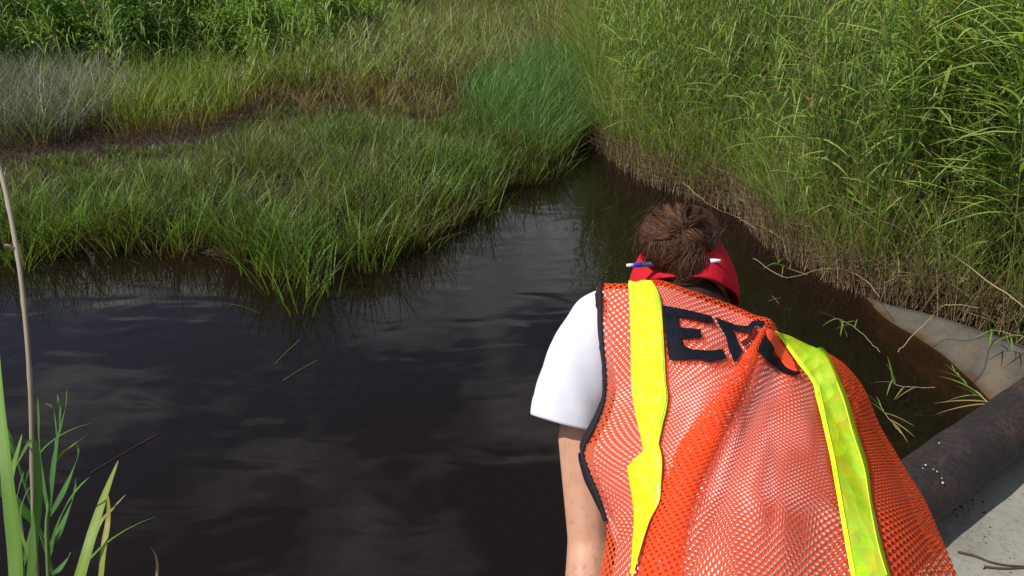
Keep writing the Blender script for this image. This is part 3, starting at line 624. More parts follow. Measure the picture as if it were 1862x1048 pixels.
# broad blades rising out of the bottom left
def bladeobj(tops, w0, zcs, label, c0, c1):
    P = resamp([U(x, y, z) for (x, y), z in zip(tops, zcs)], 24); foot = P[0].copy(); base = Vector((foot.x, foot.y, -.1))
    P = [base.lerp(foot, k/10) for k in range(10)]+P; n = len(P)
    V, Fq, C = [], [], []
    for i, p in enumerate(P):
        u = i/(n-1); wd = w0*.5*min(1, .35+1.2*u)*(1-u**3.2)+.0004; s = Vector((math.cos(.35), -math.sin(.35), 0)); V += [p-s*wd, p+Vector((0, .25*wd, 0)), p+s*wd]
        c = [a*(1-u)+b*u for a, b in zip(c0, c1)]; C += [c, [q*1.3 for q in c], c]
    for i in range(n-1): a = i*3; Fq += [(a, a+1, a+4, a+3), (a+1, a+2, a+5, a+4)]
    me = bigmesh('broad_reed', np.array([tuple(v) for v in V]), np.array(Fq), np.zeros((0, 3), int), np.array(C)); o = link('broad_reed', me, M_reed); return tag(o, label, 'reed', 'broad blades at the lower left')
bc = ((.07, .15, .02), (.16, .28, .05))
bladeobj([(30, 1090), (26, 1000), (12, 860), (2, 740), (-4, 620)], .033, [1.05, 1.08, 1.12, 1.18, 1.24], 'broadest bright green blade against the left border', *bc)
bladeobj([(52, 1090), (62, 980), (70, 880), (60, 800), (28, 850)], .020, [1.1, 1.12, 1.15, 1.2, 1.2], 'dark green blade right of the broadest one in the corner', (.06, .13, .02), (.10, .2, .04))
bladeobj([(130, 1090), (158, 1000), (180, 930), (198, 880), (215, 838)], .021, [1.2, 1.22, 1.26, 1.3, 1.34], 'long light green blade pointing up and right over the water', (.17, .30, .04), (.26, .32, .08))
bladeobj([(180, 1090), (188, 1000), (196, 950), (197, 915), (193, 890)], .013, [1.25, 1.27, 1.3, 1.3, 1.3], 'narrow upright blade with a yellow edge beside the long light one', (.20, .30, .05), (.38, .30, .08))
bladeobj([(150, 1060), (178, 960), (205, 925), (228, 900)], .007, [1.25, 1.27, 1.3, 1.34], 'thin green blade curving behind the long light one', (.17, .28, .05), (.3, .28, .12))
bladeobj([(282, 1075), (286, 1035), (283, 1010), (274, 995)], .006, [1.3, 1.3, 1.3, 1.3], 'short brown curled leaf tip at the bottom border', (.3, .25, .1), (.3, .2, .12))
bladeobj([(14, 900), (24, 850), (32, 820), (40, 790)], .012, [1.2, 1.25, 1.3, 1.34], 'small green blade leaning right beside the broadest one', (.14, .26, .05), (.2, .3, .07))
# pale dry stalk
P = resamp([U(x, y, z) for x, y, z in [(70, 1120, 1.30), (60, 900, 1.32), (55, 700, 1.36), (42, 540, 1.42), (28, 440, 1.47), (6, 330, 1.53), (-25, 230, 1.58)]], 44)
base = Vector((P[0].x, P[0].y, -.1)); P = [base.lerp(P[0], k/8) for k in range(8)]+P
root = empty('dry_reed', base, 'pale dry leafless stalk rising along the left border in front of the water', 'reed')
sm = stem_mesh([p-base for p in P], .0030, .0048, ((.24, .17, .10), (.36, .32, .25)), 8); o = bpy.data.objects.new('stem', sm); COL.objects.link(o); o.parent = root
tw = stem_mesh([p-base for p in resamp([U(27, 455, 1.465), U(18, 448, 1.455), U(8, 446, 1.45)], 5)], .004, .002, ((.42, .34, .25), (.42, .34, .25)), 6); o = bpy.data.objects.new('side_shoot', tw); COL.objects.link(o); o.parent = root
# sprigs and straws on the right
M_ = leafs
def strand(pl, r0, r1, col, label, name='dry_reed', leaves=(), group='fallen reed stems by the wing wall', lm=None):
    P = [q+Vector((rnd.gauss(0, .0022), rnd.gauss(0, .0022), rnd.gauss(0, .0022))) for q in resamp([G(*p) for p in pl], 28)]; r0 *= .75; b0 = P[0].copy(); root = empty(name, b0, label, 'reed', group)
    plant(root, [p-b0 for p in P], leaves, lm or sprig, stem_mesh([p-b0 for p in P], r0, r1, col, 6)); return root
sprig = [leaf_mesh(.12, .009, .6, .5, (.10, .22, .03), (.20, .32, .07)), leaf_mesh(.10, .008, 1.0, .3, (.12, .22, .035), (.22, .32, .08)), leaf_mesh(.14, .010, .4, .7, (.09, .20, .03), (.18, .3, .06)), leaf_mesh(.13, .006, .5, .2, (.28, .22, .10), (.36, .28, .14))]
dry = ((.34, .26, .15), (.38, .30, .18)); gdry = ((.30, .24, .14), (.18, .26, .07))
strand([(1900, 835, .62), (1862, 790, .60), (1800, 735, .58), (1755, 695, .5), (1730, 665, .42)], .004, .0018, ((.46, .36, .24), (.20, .30, .09)), 'pale reed shoot lying over the pipe with thin leaves fanned to the left', 'reed_shoot',
       [(.52, 2.75, 1.3, 3, .25), (.58, 2.9, 1.1, 1, .2), (.5, 3.0, 1.4, 3, .3), (.62, 2.35, 1.2, 0, .1), (.7, 2.1, 1, 2, .1), (.55, 2.55, .9, 2, .3), (.8, 2.2, .9, 3, .1)])
strand([(1780, 560, .35), (1720, 555, .34), (1690, 580, .20), (1632, 640, .03)], .0035, .0022, dry, 'bent dry reed stem reaching over the wing wall down to the water')
strand([(1370, 470, .02), (1430, 505, .03), (1500, 488, .10), (1560, 500, .16), (1600, 540, .2)], .003, .002, dry, 'arched dry stem curving over the water in front of the stubble')
strand([(1240, 330, .3), (1290, 372, .22), (1345, 398, .12), (1397, 432, .03)], .0035, .0022, dry, 'straight brown stem slanting into the water right of the hair')
strand([(1500, 350, 1.2), (1640, 420, .95), (1740, 470, .7), (1862, 560, .55)], .004, .003, dry, 'long dry stem slanting down to the right in front of the reeds')
strand([(1900, 610, .34), (1862, 612, .32), (1830, 605, .30), (1800, 600, .28)], .003, .002, gdry, 'green leafy shoot hanging over the rim of the wing wall', 'reed_shoot',
       [(.3, 3.8, 1, 0, .2), (.5, 3.3, 1.1, 1, .2), (.6, 4.4, 1, 0, .6), (.7, 4.9, .9, 1, .8), (.8, 2.4, 1.1, 2, -.2), (.9, 3.2, 1, 1, .3), (.95, 4.2, 1, 0, .5), (.4, 1.7, 1, 2, -.2), (.2, 4.6, 1.1, 2, .7)])
strand([(1600, 640, .12), (1560, 600, .10), (1535, 585, .09), (1515, 578, .08)], .0025, .0016, gdry, 'green sprig hanging over the water in front of the wing wall tip', 'reed_shoot',
       [(.5, 3.0, .8, 1, .3), (.7, 4.3, 1.1, 0, .5), (.85, 3.4, .9, 1, .2), (.95, 3.0, .9, 2, .2), (.6, .4, .8, 1, 0), (.8, 4.9, .9, 3, .5), (.4, 1.0, .7, 0, -.1)])
strand([(1700, 705, .10), (1660, 705, .10), (1630, 700, .10), (1622, 690, .12)], .0025, .0016, dry, 'small green sprig low over the water between the vest and the wing wall', 'reed_shoot',
       [(.5, 3.9, .9, 1, .2), (.7, 1.9, 1, 0, -.5), (.9, 1.7, 1.0, 2, -.4), (.95, 4.1, .9, 1, .3), (.8, 2.8, .8, 3, .2), (.3, 3.6, 1.0, 3, .2)])
strand([(1470, 500, .12), (1440, 490, .10), (1425, 484, .12), (1410, 478, .15)], .0025, .0016, gdry, 'green sprig above the water left of the arched dry stem', 'reed_shoot',
       [(.4, 1.2, .8, 1, -.1), (.6, 3.0, .9, 0, .1), (.8, 1.9, .9, 2, -.1), (.95, 3.4, .9, 1, .2), (.7, 4.4, .8, 3, .4), (.9, .8, .7, 0, 0)])
strand([(1640, 790, .03), (1612, 755, .05), (1600, 735, .06)], .0022, .0014, dry, 'yellow tuft of thin leaves in the water beside the right edge of the vest', 'reed_shoot',
       [(.4, 5.4, 1, 3, .2), (.5, 2.2, .9, 0, -.1), (.6, 5.8, 1.1, 3, .2), (.8, 2.6, .9, 2, 0), (.3, 4.9, .9, 3, .2), (.9, 1.4, .7, 3, 0)])
# broken stems leaning in front of the reeds on the right
for i in range(16):
    px = rnd.uniform(1450, 1862); a = G(px, 430+(px-1450)*.33+rnd.uniform(-40, 20), .1); az = rnd.uniform(-.6, 3.7); ln = rnd.uniform(.5, 1.0); tl = rnd.uniform(.3, 1.1)
    P = [a+Vector((math.cos(az)*math.cos(tl), math.sin(az)*.5*math.cos(tl)-.1, math.sin(tl)))*ln*k/9+Vector((0, 0, .05*math.sin(k/9*3.1))) for k in range(10)]
    root = empty('broken_reed', a, 'dry broken reed stem leaning at an angle in front of the green reeds', 'reed', 'broken stems in front of the reeds')
    o = bpy.data.objects.new('stem', stem_mesh([p-a for p in P], .0035, .002, dry, 5)); COL.objects.link(o); o.parent = root
# floating straws
for (pl, lb) in [([(500, 662), (545, 618)], 'pale straw floating left of the deepest grass clump'), ([(515, 692), (578, 655)], 'second pale straw floating just below the first'), ([(165, 860), (290, 788)], 'dark straw floating near the dry stalk'),
                 ([(1398, 548), (1420, 542)], 'tiny yellow floating leaf right of the cap'), ([(1404, 538), (1416, 552)], 'tiny crossed leaf under the yellow one'), ([(1102, 380), (1112, 377)], 'tiny yellow leaf floating above the hair')]:
    P = [G(*p, .004) for p in pl]; rr = (P[1]-P[0]).length; o = tube_obj('floating_straw', resamp([P[0], P[0].lerp(P[1], .5)+Vector((0, .01, 0)), P[1]], 8), [.0018]*8, simple('straw', (.16, .13, .06), .7) if 'dark' not in lb else M_twig, None, 5)
    tag(o, lb, 'straw', 'bits floating on the water')

# ------------------------------------------------------------------ the person
def clothmat(name, col, rough=.8, bscale=900, bd=.0006, spec=.2, sheen=0):
    m, t, o = newmat(name); b = pbsdf(t, col, rough, spec); n = noise(t, bscale, 2); bump(t, n.outputs[0], b, .3, bd)
    n2 = noise(t, 9, 3); bp2 = N(t, 'ShaderNodeBump'); bp2.inputs['Strength'].default_value = .25; bp2.inputs['Distance'].default_value = .01
    t.links.new(n2.outputs[0], bp2.inputs['Height']); t.links.new(t.nodes['Bump'].outputs[0], bp2.inputs['Normal']); t.links.new(bp2.outputs[0], b.inputs['Normal'])
    t.links.new(b.outputs[0], o.inputs[0]); return m
M_shirt = clothmat('white_cotton', (.62, .63, .70)); M_trouser = clothmat('khaki_cloth', (.22, .19, .13)); M_cap = clothmat('red_cloth', (.52, .016, .03), .85, spec=.08)
M_black = clothmat('black_binding', (.014, .012, .018), .7); M_boot = simple('boot_leather', (.05, .03, .02), .5, nscale=30)
M_skin, t, o = newmat('skin'); b = pbsdf(t, rough=.48, spec=.4); n = noise(t, 14, 6, .6); r = ramp(t, n.outputs[0], [(.3, (.42, .215, .14)), (.7, (.54, .30, .205))]); t.links.new(r.outputs[0], b.inputs['Base Color'])
nf = noise(t, 75, 3, .6); rf = ramp(t, nf.outputs[0], [(.28, (.72, .62, .58)), (.42, (1, 1, 1)), (.65, (1.06, 1.02, 1))]); mf = N(t, 'ShaderNodeMix', data_type='RGBA', blend_type='MULTIPLY'); mf.inputs[0].default_value = .8; t.links.new(r.outputs[0], mf.inputs[6]); t.links.new(rf.outputs[0], mf.inputs[7]); t.links.new(mf.outputs[2], b.inputs['Base Color'])
b.inputs['Subsurface Weight'].default_value = .12; b.inputs['Subsurface Radius'].default_value = (.012, .005, .003); n9 = noise(t, 220, 4); bump(t, n9.outputs[0], b, .18, .0012); t.links.new(b.outputs[0], o.inputs[0])
# mesh fabric: real see-through holes
def mt(op, *a):
    n = N(t, 'ShaderNodeMath', operation=op)
    for i, q in enumerate(a):
        if isinstance(q, (int, float)): n.inputs[i].default_value = q
        else: t.links.new(q, n.inputs[i])
    return n.outputs[0]
PITCHM = .0061
def meshmat(name, thr):
    global t
    m, t, o = newmat(name); l = t.links.new
    uvn = N(t, 'ShaderNodeUVMap', uv_map='cloth'); rot = N(t, 'ShaderNodeMapping'); rot.inputs['Rotation'].default_value = (0, 0, math.radians(32)); l(uvn.outputs[0], rot.inputs[0])
    sx = N(t, 'ShaderNodeSeparateXYZ'); l(rot.outputs[0], sx.inputs[0])
    cu = mt('COSINE', mt('MULTIPLY', sx.outputs[0], 2*math.pi/PITCHM)); cv = mt('COSINE', mt('MULTIPLY', sx.outputs[1], 2*math.pi/(PITCHM*1.05)))
    hole = mt('ADD', cu, cv); hf = mt('GREATER_THAN', hole, thr)
    b = pbsdf(t, (1.0, .105, .03), .6, .05); tr = N(t, 'ShaderNodeBsdfTranslucent'); tr.inputs[0].default_value = (1, .20, .06, 1)
    ms = N(t, 'ShaderNodeMixShader'); ms.inputs[0].default_value = .34; l(b.outputs[0], ms.inputs[1]); l(tr.outputs[0], ms.inputs[2])
    inv = mt('MULTIPLY', hole, -1.0); bp = N(t, 'ShaderNodeBump'); bp.inputs['Strength'].default_value = .5; bp.inputs['Distance'].default_value = .0008; l(inv, bp.inputs['Height']); l(bp.outputs[0], b.inputs['Normal'])
    tp = N(t, 'ShaderNodeBsdfTransparent'); ma = N(t, 'ShaderNodeMixShader'); l(hf, ma.inputs[0]); l(ms.outputs[0], ma.inputs[1]); l(tp.outputs[0], ma.inputs[2]); l(ma.outputs[0], o.inputs[0]); return m
M_mesh = meshmat('orange_mesh', .22); M_mesh2 = meshmat('orange_mesh_folded', .75)
# reflective tape
M_tape, t, o = newmat('lime_tape'); l = t.links.new; b = pbsdf(t, rough=.22, spec=.5)
uvn = N(t, 'ShaderNodeUVMap', uv_map='cloth'); n = N(t, 'ShaderNodeTexNoise'); n.inputs['Scale'].default_value = 28; n.inputs['Detail'].default_value = 2; l(uvn.outputs[0], n.inputs['Vector'])
r = ramp(t, n.outputs[0], [(.33, (.50, .95, .01)), (.5, (.72, 1.0, .01)), (.66, (.97, .90, .01))])
vor = N(t, 'ShaderNodeTexVoronoi', feature='DISTANCE_TO_EDGE'); vor.inputs['Scale'].default_value = 62; l(uvn.outputs[0], vor.inputs['Vector'])
r2 = ramp(t, vor.outputs[0], [(0, (1, 1, 1)), (.045, (0, 0, 0))]); mm = N(t, 'ShaderNodeMix', data_type='RGBA'); mm.inputs[7].default_value = (.85, 1, .30, 1)
fm = mt('MULTIPLY', r2.outputs[0], .32); l(fm, mm.inputs[0]); l(r.outputs[0], mm.inputs[6]); l(mm.outputs[2], b.inputs['Base Color'])
v2 = N(t, 'ShaderNodeTexVoronoi'); v2.inputs['Scale'].default_value = 40; l(uvn.outputs[0], v2.inputs['Vector']); bump(t, v2.outputs['Distance'], b, .35, .008)
trn = N(t, 'ShaderNodeBsdfTranslucent'); trn.inputs[0].default_value = (.6, .9, .02, 1); mq = N(t, 'ShaderNodeMixShader'); mq.inputs[0].default_value = .05; l(b.outputs[0], mq.inputs[1]); l(trn.outputs[0], mq.inputs[2]); l(mq.outputs[0], o.inputs[0])
M_print = simple('black_print', (.007, .008, .014), .7, .12, nscale=60, var=.3, bs=.25, bd=.003)

rows = [
 [(1088, 517, 1.235), (1165, 517, 1.20), (1200, 511, 1.195), (1260, 531, 1.20), (1335, 556, 1.215), (1394, 588, 1.195), (1450, 622, 1.25), (1505, 642, 1.30), (1538, 664, 1.36)],
 [(1090, 600, 1.185), (1176, 592, 1.14), (1215, 590, 1.125), (1275, 604, 1.12), (1335, 626, 1.13), (1388, 645, 1.12), (1460, 660, 1.18), (1525, 676, 1.24), (1572, 706, 1.34)],
 [(1101, 690, 1.15), (1184, 680, 1.085), (1232, 680, 1.065), (1292, 688, 1.058), (1352, 700, 1.065), (1410, 712, 1.08), (1486, 726, 1.125), (1555, 742, 1.19), (1603, 770, 1.30)],
 [(1092, 748, 1.135), (1175, 742, 1.052), (1236, 742, 1.028), (1300, 748, 1.02), (1364, 756, 1.03), (1426, 766, 1.05), (1504, 778, 1.092), (1580, 796, 1.155), (1632, 820, 1.265)],
 [(1058, 820, 1.12), (1160, 806, 1.025), (1238, 802, .995), (1304, 802, .986), (1372, 806, .992), (1438, 814, 1.012), (1520, 824, 1.058), (1602, 842, 1.12), (1660, 868, 1.23)],
 [(1074, 886, 1.095), (1162, 868, 1.0), (1236, 862, .968), (1308, 860, .957), (1380, 862, .962), (1448, 866, .984), (1533, 876, 1.028), (1622, 890, 1.09), (1685, 910, 1.195)],
 [(1104, 952, 1.06), (1168, 934, .98), (1238, 926, .942), (1312, 922, .93), (1386, 924, .934), (1458, 928, .955), (1548, 936, 1.0), (1642, 946, 1.06), (1708, 960, 1.16)],
 [(1092, 1052, 1.02), (1160, 1048, .94), (1237, 1044, .90), (1314, 1040, .886), (1392, 1040, .89), (1468, 1044, .91), (1570, 1048, .952), (1672, 1048, 1.01), (1748, 1050, 1.10)],
 [(1075, 1200, .97), (1150, 1190, .89), (1234, 1184, .85), (1314, 1180, .835), (1400, 1180, .84), (1490, 1184, .86), (1600, 1190, .90), (1712, 1194, .96), (1796, 1200, 1.04)],
 [(1062, 1360, .93), (1140, 1350, .86), (1230, 1344, .82), (1316, 1340, .805), (1410, 1340, .81), (1506, 1344, .83), (1620, 1350, .87), (1740, 1356, .92), (1830, 1365, 1.0)]]
NET = np.array([[tuple(U(*p)) for p in r_] for r_ in rows])
def crm(P, f):                                       # Catmull-Rom along axis 0 at parameters f
    m = len(P)-1; f = np.clip(f, 0, m); k = np.minimum(f.astype(int), m-1); u = (f-k).reshape((-1,)+(1,)*(P.ndim-1))
    p1, p2 = P[k], P[k+1]; p0 = np.where((k == 0).reshape(u.shape), 2*p1-p2, P[np.maximum(k-1, 0)]); p3 = np.where((k == m-1).reshape(u.shape), 2*p2-p1, P[np.minimum(k+2, m)])
    return .5*(2*p1+(p2-p0)*u+(2*p0-5*p1+4*p2-p3)*u*u+(3*p1-p0-3*p2+p3)*u**3)
NV, NU = 200, 210
fv, fu = np.linspace(0, 9, NV), np.linspace(0, 8, NU)
SUR = crm(NET, fv); SUR = np.swapaxes(crm(np.swapaxes(SUR, 0, 1), fu), 0, 1)      # (NV,NU,3)
du = np.gradient(SUR, axis=1); dv = np.gradient(SUR, axis=0); NRM = np.cross(dv, du); NRM /= np.linalg.norm(NRM, axis=2)[..., None]
if (NRM[..., 2].mean()) < 0: NRM = -NRM
FU, FV = np.meshgrid(fu, fv)
ppx, ppy, _ = proj(SUR.reshape(-1, 3)); ppx = ppx.reshape(NV, NU); ppy = ppy.reshape(NV, NU)
# big pleat running down to the left from the pinched point, and smaller wrinkles
pl_y = [560, 592, 650, 700, 760, 850, 960, 1048, 1200, 1400]; pl_x = [1402, 1393, 1368, 1340, 1305, 1262, 1222, 1200, 1165, 1120]
cxl = np.interp(ppy, pl_y, pl_x); wl = np.interp(ppy, [560, 600, 700, 850, 1048, 1400], [14, 17, 34, 40, 46, 60])
s = (ppx-cxl)/wl
ridge = np.exp(-s*s*.9)*.008-.003*np.exp(-((s-1.9)**2)*1.5)
amp = np.interp(ppy, [500, 560, 600, 1100, 1400], [.2, .6, 1, 1, .5])
wr = (.0032*np.sin((ppx*.75+ppy*.62)*.032+1.2*np.sin(ppy*.011))*np.clip((ppx-1180)/150, 0, 1)
      + .0022*np.sin((ppx*.9-ppy*.35)*.055+1.0)*np.clip((ppy-560)/200, 0, 1)
      + .006*np.sin((ppx-1500)*.022-ppy*.013)*np.clip((ppx-1480)/120, 0, 1)
      + .004*np.exp(-((ppx-1128+.1*(ppy-700))/26)**2)*np.clip((ppy-640)/100, 0, 1))
crease = 0
for (x0, y0, x1, y1, wd, a) in [(1400, 620, 1300, 900, 12, .004), (1420, 680, 1400, 1000, 16, -.003), (1440, 700, 1560, 1040, 22, .004), (1220, 720, 1130, 860, 12, -.004), (1210, 700, 1225, 560, 12, -.002), (1390, 600, 1260, 660, 10, -.003), (1395, 600, 1230, 700, 9, .0025), (1480, 690, 1600, 960, 12, -.004)]:
    ex, ey = x1-x0, y1-y0; q = np.clip(((ppx-x0)*ex+(ppy-y0)*ey)/(ex*ex+ey*ey), 0, 1); dd = np.hypot(ppx-x0-q*ex, ppy-y0-q*ey); crease = crease+a*np.exp(-(dd/wd)**2)
VEST = SUR+NRM*np.maximum(ridge*amp+.4*wr+.6*crease, -.0055)[..., None]
def griduv(me, uv):
    lay = me.uv_layers.new(name='cloth'); li = np.empty(len(me.loops), np.int32); me.loops.foreach_get('vertex_index', li); lay.data.foreach_set('uv', uv[li].astype(np.float32).ravel())
def gridmesh(name, G_, uv=None, closed=False):
    a, c, _ = G_.shape; ii = (np.arange(a-1)[:, None]*c+np.arange(c-1)[None]).ravel(); Q = np.stack([ii, ii+1, ii+c+1, ii+c], 1)
    if closed: e = np.arange(a-1)*c; Q = np.concatenate([Q, np.stack([e+c-1, e, e+c, e+2*c-1], 1)])
    me = bigmesh(name, G_.reshape(-1, 3), Q, np.zeros((0, 3), int))
    if uv is not None: griduv(me, uv.reshape(-1, 2))
    return me
body_c = np.array([.33, .75, 1.55])
person = empty('person', (.32, .45, SLAB), 'person bending over the water in an orange mesh safety vest, white shirt and red cap', 'person')
# vest back with sides wrapped round and shoulders rolled forward
Au = FU*.062; Av = FV*.064
VX = VEST.copy(); UVx, UVy = Au.copy(), Av.copy()
ext = 26; last = VX[:, -1]
wrap = [last+np.array([-.30*(1-math.cos(k/ext*1.6))*.5, 0, -.20*math.sin(k/ext*1.6)]) for k in range(1, ext)]
VX = np.concatenate([VX, np.stack(wrap, 1)], 1); UVx = np.concatenate([UVx, UVx[:, -1:]+np.arange(1, ext)[None]*.012], 1); UVy = np.concatenate([UVy, np.repeat(UVy[:, -1:], ext-1, 1)], 1)
top = VX[0]; rolls = [top+np.array([0, .03*math.sin(k/8*1.5), -.05*(1-math.cos(k/8*1.5))])*1.0 for k in range(8, 0, -1)]
VX = np.concatenate([np.stack(rolls, 0), VX], 0); UVx = np.concatenate([np.repeat(UVx[:1], 8, 0), UVx], 0); UVy = np.concatenate([-np.arange(8, 0, -1)[:, None]*.006+np.repeat(UVy[:1], 8, 0), UVy], 0)
vest = link('safety_vest', gridmesh('safety_vest', VX, np.stack([UVx, UVy], 2)), M_mesh, person)
vest['label'] = 'orange mesh safety vest'
# left flank below the armhole
i6 = int(np.searchsorted(fv, 6.0)); Lc = VEST[i6:, 0]
fl = np.stack([Lc+np.array([.12*(1-math.cos(k/14*1.5)), 0, -.17*math.sin(k/14*1.5)]) for k in range(15)], 1)
link('side_panel', gridmesh('side_panel', fl, np.stack([-np.arange(15)[None]*.012+0*Av[i6:, :1], np.repeat(Av[i6:, :1], 15, 1)], 2)), M_mesh, vest)
bvh = BVHTree.FromPolygons([tuple(p) for p in VX.reshape(-1, 3)], [tuple(q) for q in (lambda a, c: np.stack([(np.arange(a-1)[:, None]*c+np.arange(c-1)[None]).ravel()+k for k in (0, 1, c+1, c)], 1))(VX.shape[0], VX.shape[1])])
def onvest(px, py, off):
    d = (U(px, py, 1)-camo.location).normalized(); h = bvh.ray_cast(camo.location, d)
    if h[0] is None: 
        h = bvh.find_nearest(U(px, py, 1.2)); 
    n = h[1]; n = n if n.dot(d) < 0 else -n
    return h[0]+n*off
def ribbon_on(name, Lp, Rp, mat, off, nl=90, nc=8, parent=vest, label=None, thick=.0012):
    A_ = resamp([Vector((x, y, 0)) for x, y in Lp], nl); B_ = resamp([Vector((x, y, 0)) for x, y in Rp], nl)
    g = np.array([[tuple(onvest(*(a.lerp(c, k/(nc-1))).xy, off)) for k in range(nc)] for a, c in zip(A_, B_)])
    g[1:-1] = .5*g[1:-1]+.25*(g[:-2]+g[2:])
    ln = np.concatenate([[0], np.cumsum(np.linalg.norm(np.diff(g[:, nc//2], axis=0), axis=1))])
    uv = np.stack([np.repeat(np.linspace(0, .05, nc)[None], nl, 0), np.repeat(ln[:, None], nc, 1)], 2)
    o = link(name, gridmesh(name, g, uv), mat, parent); s_ = o.modifiers.new('thickness', 'SOLIDIFY'); s_.thickness = thick; s_.offset = -1
    if label: o['label'] = label
    return o
ribbon_on('reflective_stripe', [(1144, 516), (1147, 560), (1150, 620), (1152, 700), (1158, 745), (1166, 785), (1176, 828)], [(1186, 514), (1200, 545), (1206, 600), (1211, 680), (1215, 738), (1207, 775), (1199, 816)], M_tape, .004, label='left lime reflective stripe')
ribbon_on('reflective_stripe', [(1178, 822), (1152, 848), (1150, 864), (1158, 910), (1161, 952), (1158, 1000), (1156, 1046)], [(1201, 810), (1208, 840), (1208, 880), (1206, 915), (1188, 952), (1173, 1000), (1160, 1050)], M_tape, .0062, label='twisted lower piece of the left lime stripe')
ribbon_on('reflective_stripe', [(1404, 605), (1436, 650), (1452, 672), (1472, 700), (1478, 725), (1487, 760), (1502, 827), (1514, 894), (1527, 967), (1542, 1048), (1570, 1190)],
          [(1440, 619), (1486, 635), (1505, 654), (1520, 690), (1534, 725), (1550, 780), (1571, 850), (1581, 927), (1597, 995), (1611, 1048), (1650, 1190)], M_tape, .005, 110, label='right lime reflective stripe')
# stitched edges of the stripes
for Lp in ([(1149, 520), (1154, 620), (1156, 700), (1163, 755), (1171, 790)], [(1186, 530), (1201, 600), (1206, 680), (1210, 738), (1202, 775)], [(1482, 705), (1494, 765), (1508, 830), (1520, 900), (1533, 970), (1548, 1048)], [(1515, 700), (1528, 735), (1543, 790), (1565, 860), (1575, 930), (1590, 1000), (1604, 1048)]):
    ribbon_on('stitching', [(x, y) for x, y in Lp], [(x+2.2, y) for x, y in Lp], simple('lime_thread', (.75, .95, .05), .6), .0062, 60, 2, thick=.0004)
ribbon_on('edge_binding', [(1084, 516), (1085, 560), (1090, 620), (1096, 690), (1090, 735), (1072, 785), (1054, 818), (1060, 850), (1082, 905), (1102, 950)], [(1097, 516), (1097, 560), (1100, 620), (1106, 690), (1101, 740), (1083, 785), (1066, 820), (1072, 848), (1093, 900), (1108, 946)], M_black, .003, 90, 4, thick=.003)
# pleat: an extra fold of mesh lying over the back
def pleat(Lp, Rp, h):
    A_ = resamp([Vector((x, y, 0)) for x, y in Lp], 90); B_ = resamp([Vector((x, y, 0)) for x, y in Rp], 90); nc = 13
    g = np.array([[tuple(onvest(*(a.lerp(c, k/(nc-1))).xy, .0015+h*math.sin(math.pi*k/(nc-1))**.6)) for k in range(nc)] for a, c in zip(A_, B_)])
    ln = np.linspace(0, .5, 90); uv = np.stack([np.repeat(np.linspace(0, .045, nc)[None], 90, 0)+.003, np.repeat(ln[:, None], nc, 1)], 2)
    link('fold', gridmesh('fold', g, uv), M_mesh2, vest)
pleat([(1388, 594), (1352, 650), (1330, 680), (1290, 735), (1240, 800), (1205, 880), (1182, 960), (1164, 1050), (1130, 1200)], [(1396, 590), (1380, 640), (1372, 665), (1345, 730), (1315, 790), (1278, 870), (1252, 950), (1235, 1050), (1205, 1200)], .004)
# letters printed on patches
def patch(name, poly_, off, mat=M_print, label=None):
    bm = bmesh.new(); f = bm.faces.new([bm.verts.new((x, y, 0)) for x, y in poly_]); xs = [p[0] for p in poly_]; ys = [p[1] for p in poly_]
    for k in np.arange(min(xs)+3, max(xs), 4): bmesh.ops.bisect_plane(bm, geom=bm.verts[:]+bm.edges[:]+bm.faces[:], plane_co=(k, 0, 0), plane_no=(1, 0, 0))
    for k in np.arange(min(ys)+3, max(ys), 4): bmesh.ops.bisect_plane(bm, geom=bm.verts[:]+bm.edges[:]+bm.faces[:], plane_co=(0, k, 0), plane_no=(0, 1, 0))
    bmesh.ops.triangulate(bm, faces=bm.faces)
    for v_ in bm.verts: v_.co = onvest(v_.co.x, v_.co.y, off)
    bmesh.ops.recalc_face_normals(bm, faces=bm.faces); me = bpy.data.meshes.new(name); bm.to_mesh(me); bm.free(); o = link(name, me, mat, vest)
    s_ = o.modifiers.new('thickness', 'SOLIDIFY'); s_.thickness = .0006; s_.offset = -1
    if label: o['label'] = label
    return o
Z = lambda pts: [(1140+x/4.765, 500+y/4.765) for x, y in pts]
patch('letter', Z([(303, 278), (420, 300), (560, 330), (722, 372), (740, 438), (600, 405), (440, 378), (455, 470), (630, 487), (640, 560), (468, 565), (495, 630), (560, 660), (700, 668), (830, 662), (845, 735), (760, 755), (700, 770), (600, 742), (480, 748), (370, 750), (345, 620), (325, 460)]), .0032, label='letter E')
patch('letter', Z([(755, 380), (850, 420), (950, 455), (1045, 462), (1055, 478), (1032, 520), (960, 505), (900, 488), (950, 580), (1003, 680), (960, 740), (930, 780), (905, 740), (870, 650), (840, 540), (790, 460)]), .0034, label='letter P, partly folded away')
patch('letter', Z([(1040, 470), (1080, 432), (1150, 420), (1192, 445), (1170, 488), (1120, 470), (1090, 500), (1082, 560), (1060, 520)]), .005, label='bowl of the letter P inside the fold')
patch('letter', Z([(1185, 535), (1225, 590), (1258, 645), (1245, 695), (1290, 742), (1370, 820), (1430, 848), (1485, 853), (1478, 872), (1440, 884), (1350, 855), (1250, 790), (1170, 720), (1105, 660), (1130, 600)]), .0034, label='letter A, partly folded away')
patch('fold_shade', Z([(1045, 480), (1090, 470), (1120, 480), (1130, 520), (1110, 560), (1040, 640), (1005, 640), (985, 610), (1060, 560)]), .0042, simple('shadowed_mesh_cloth', (.11, .008, .008), .9, .1))  # shade inside the mouth of the fold, painted as a dark red patch
patch('vest_panel', [(1391, 602), (1403, 604), (1420, 622), (1440, 655), (1447, 672), (1452, 688), (1444, 684), (1426, 668), (1408, 645), (1400, 632), (1394, 618)], .0024, simple('orange_cloth', (1.0, .085, .02), .6))

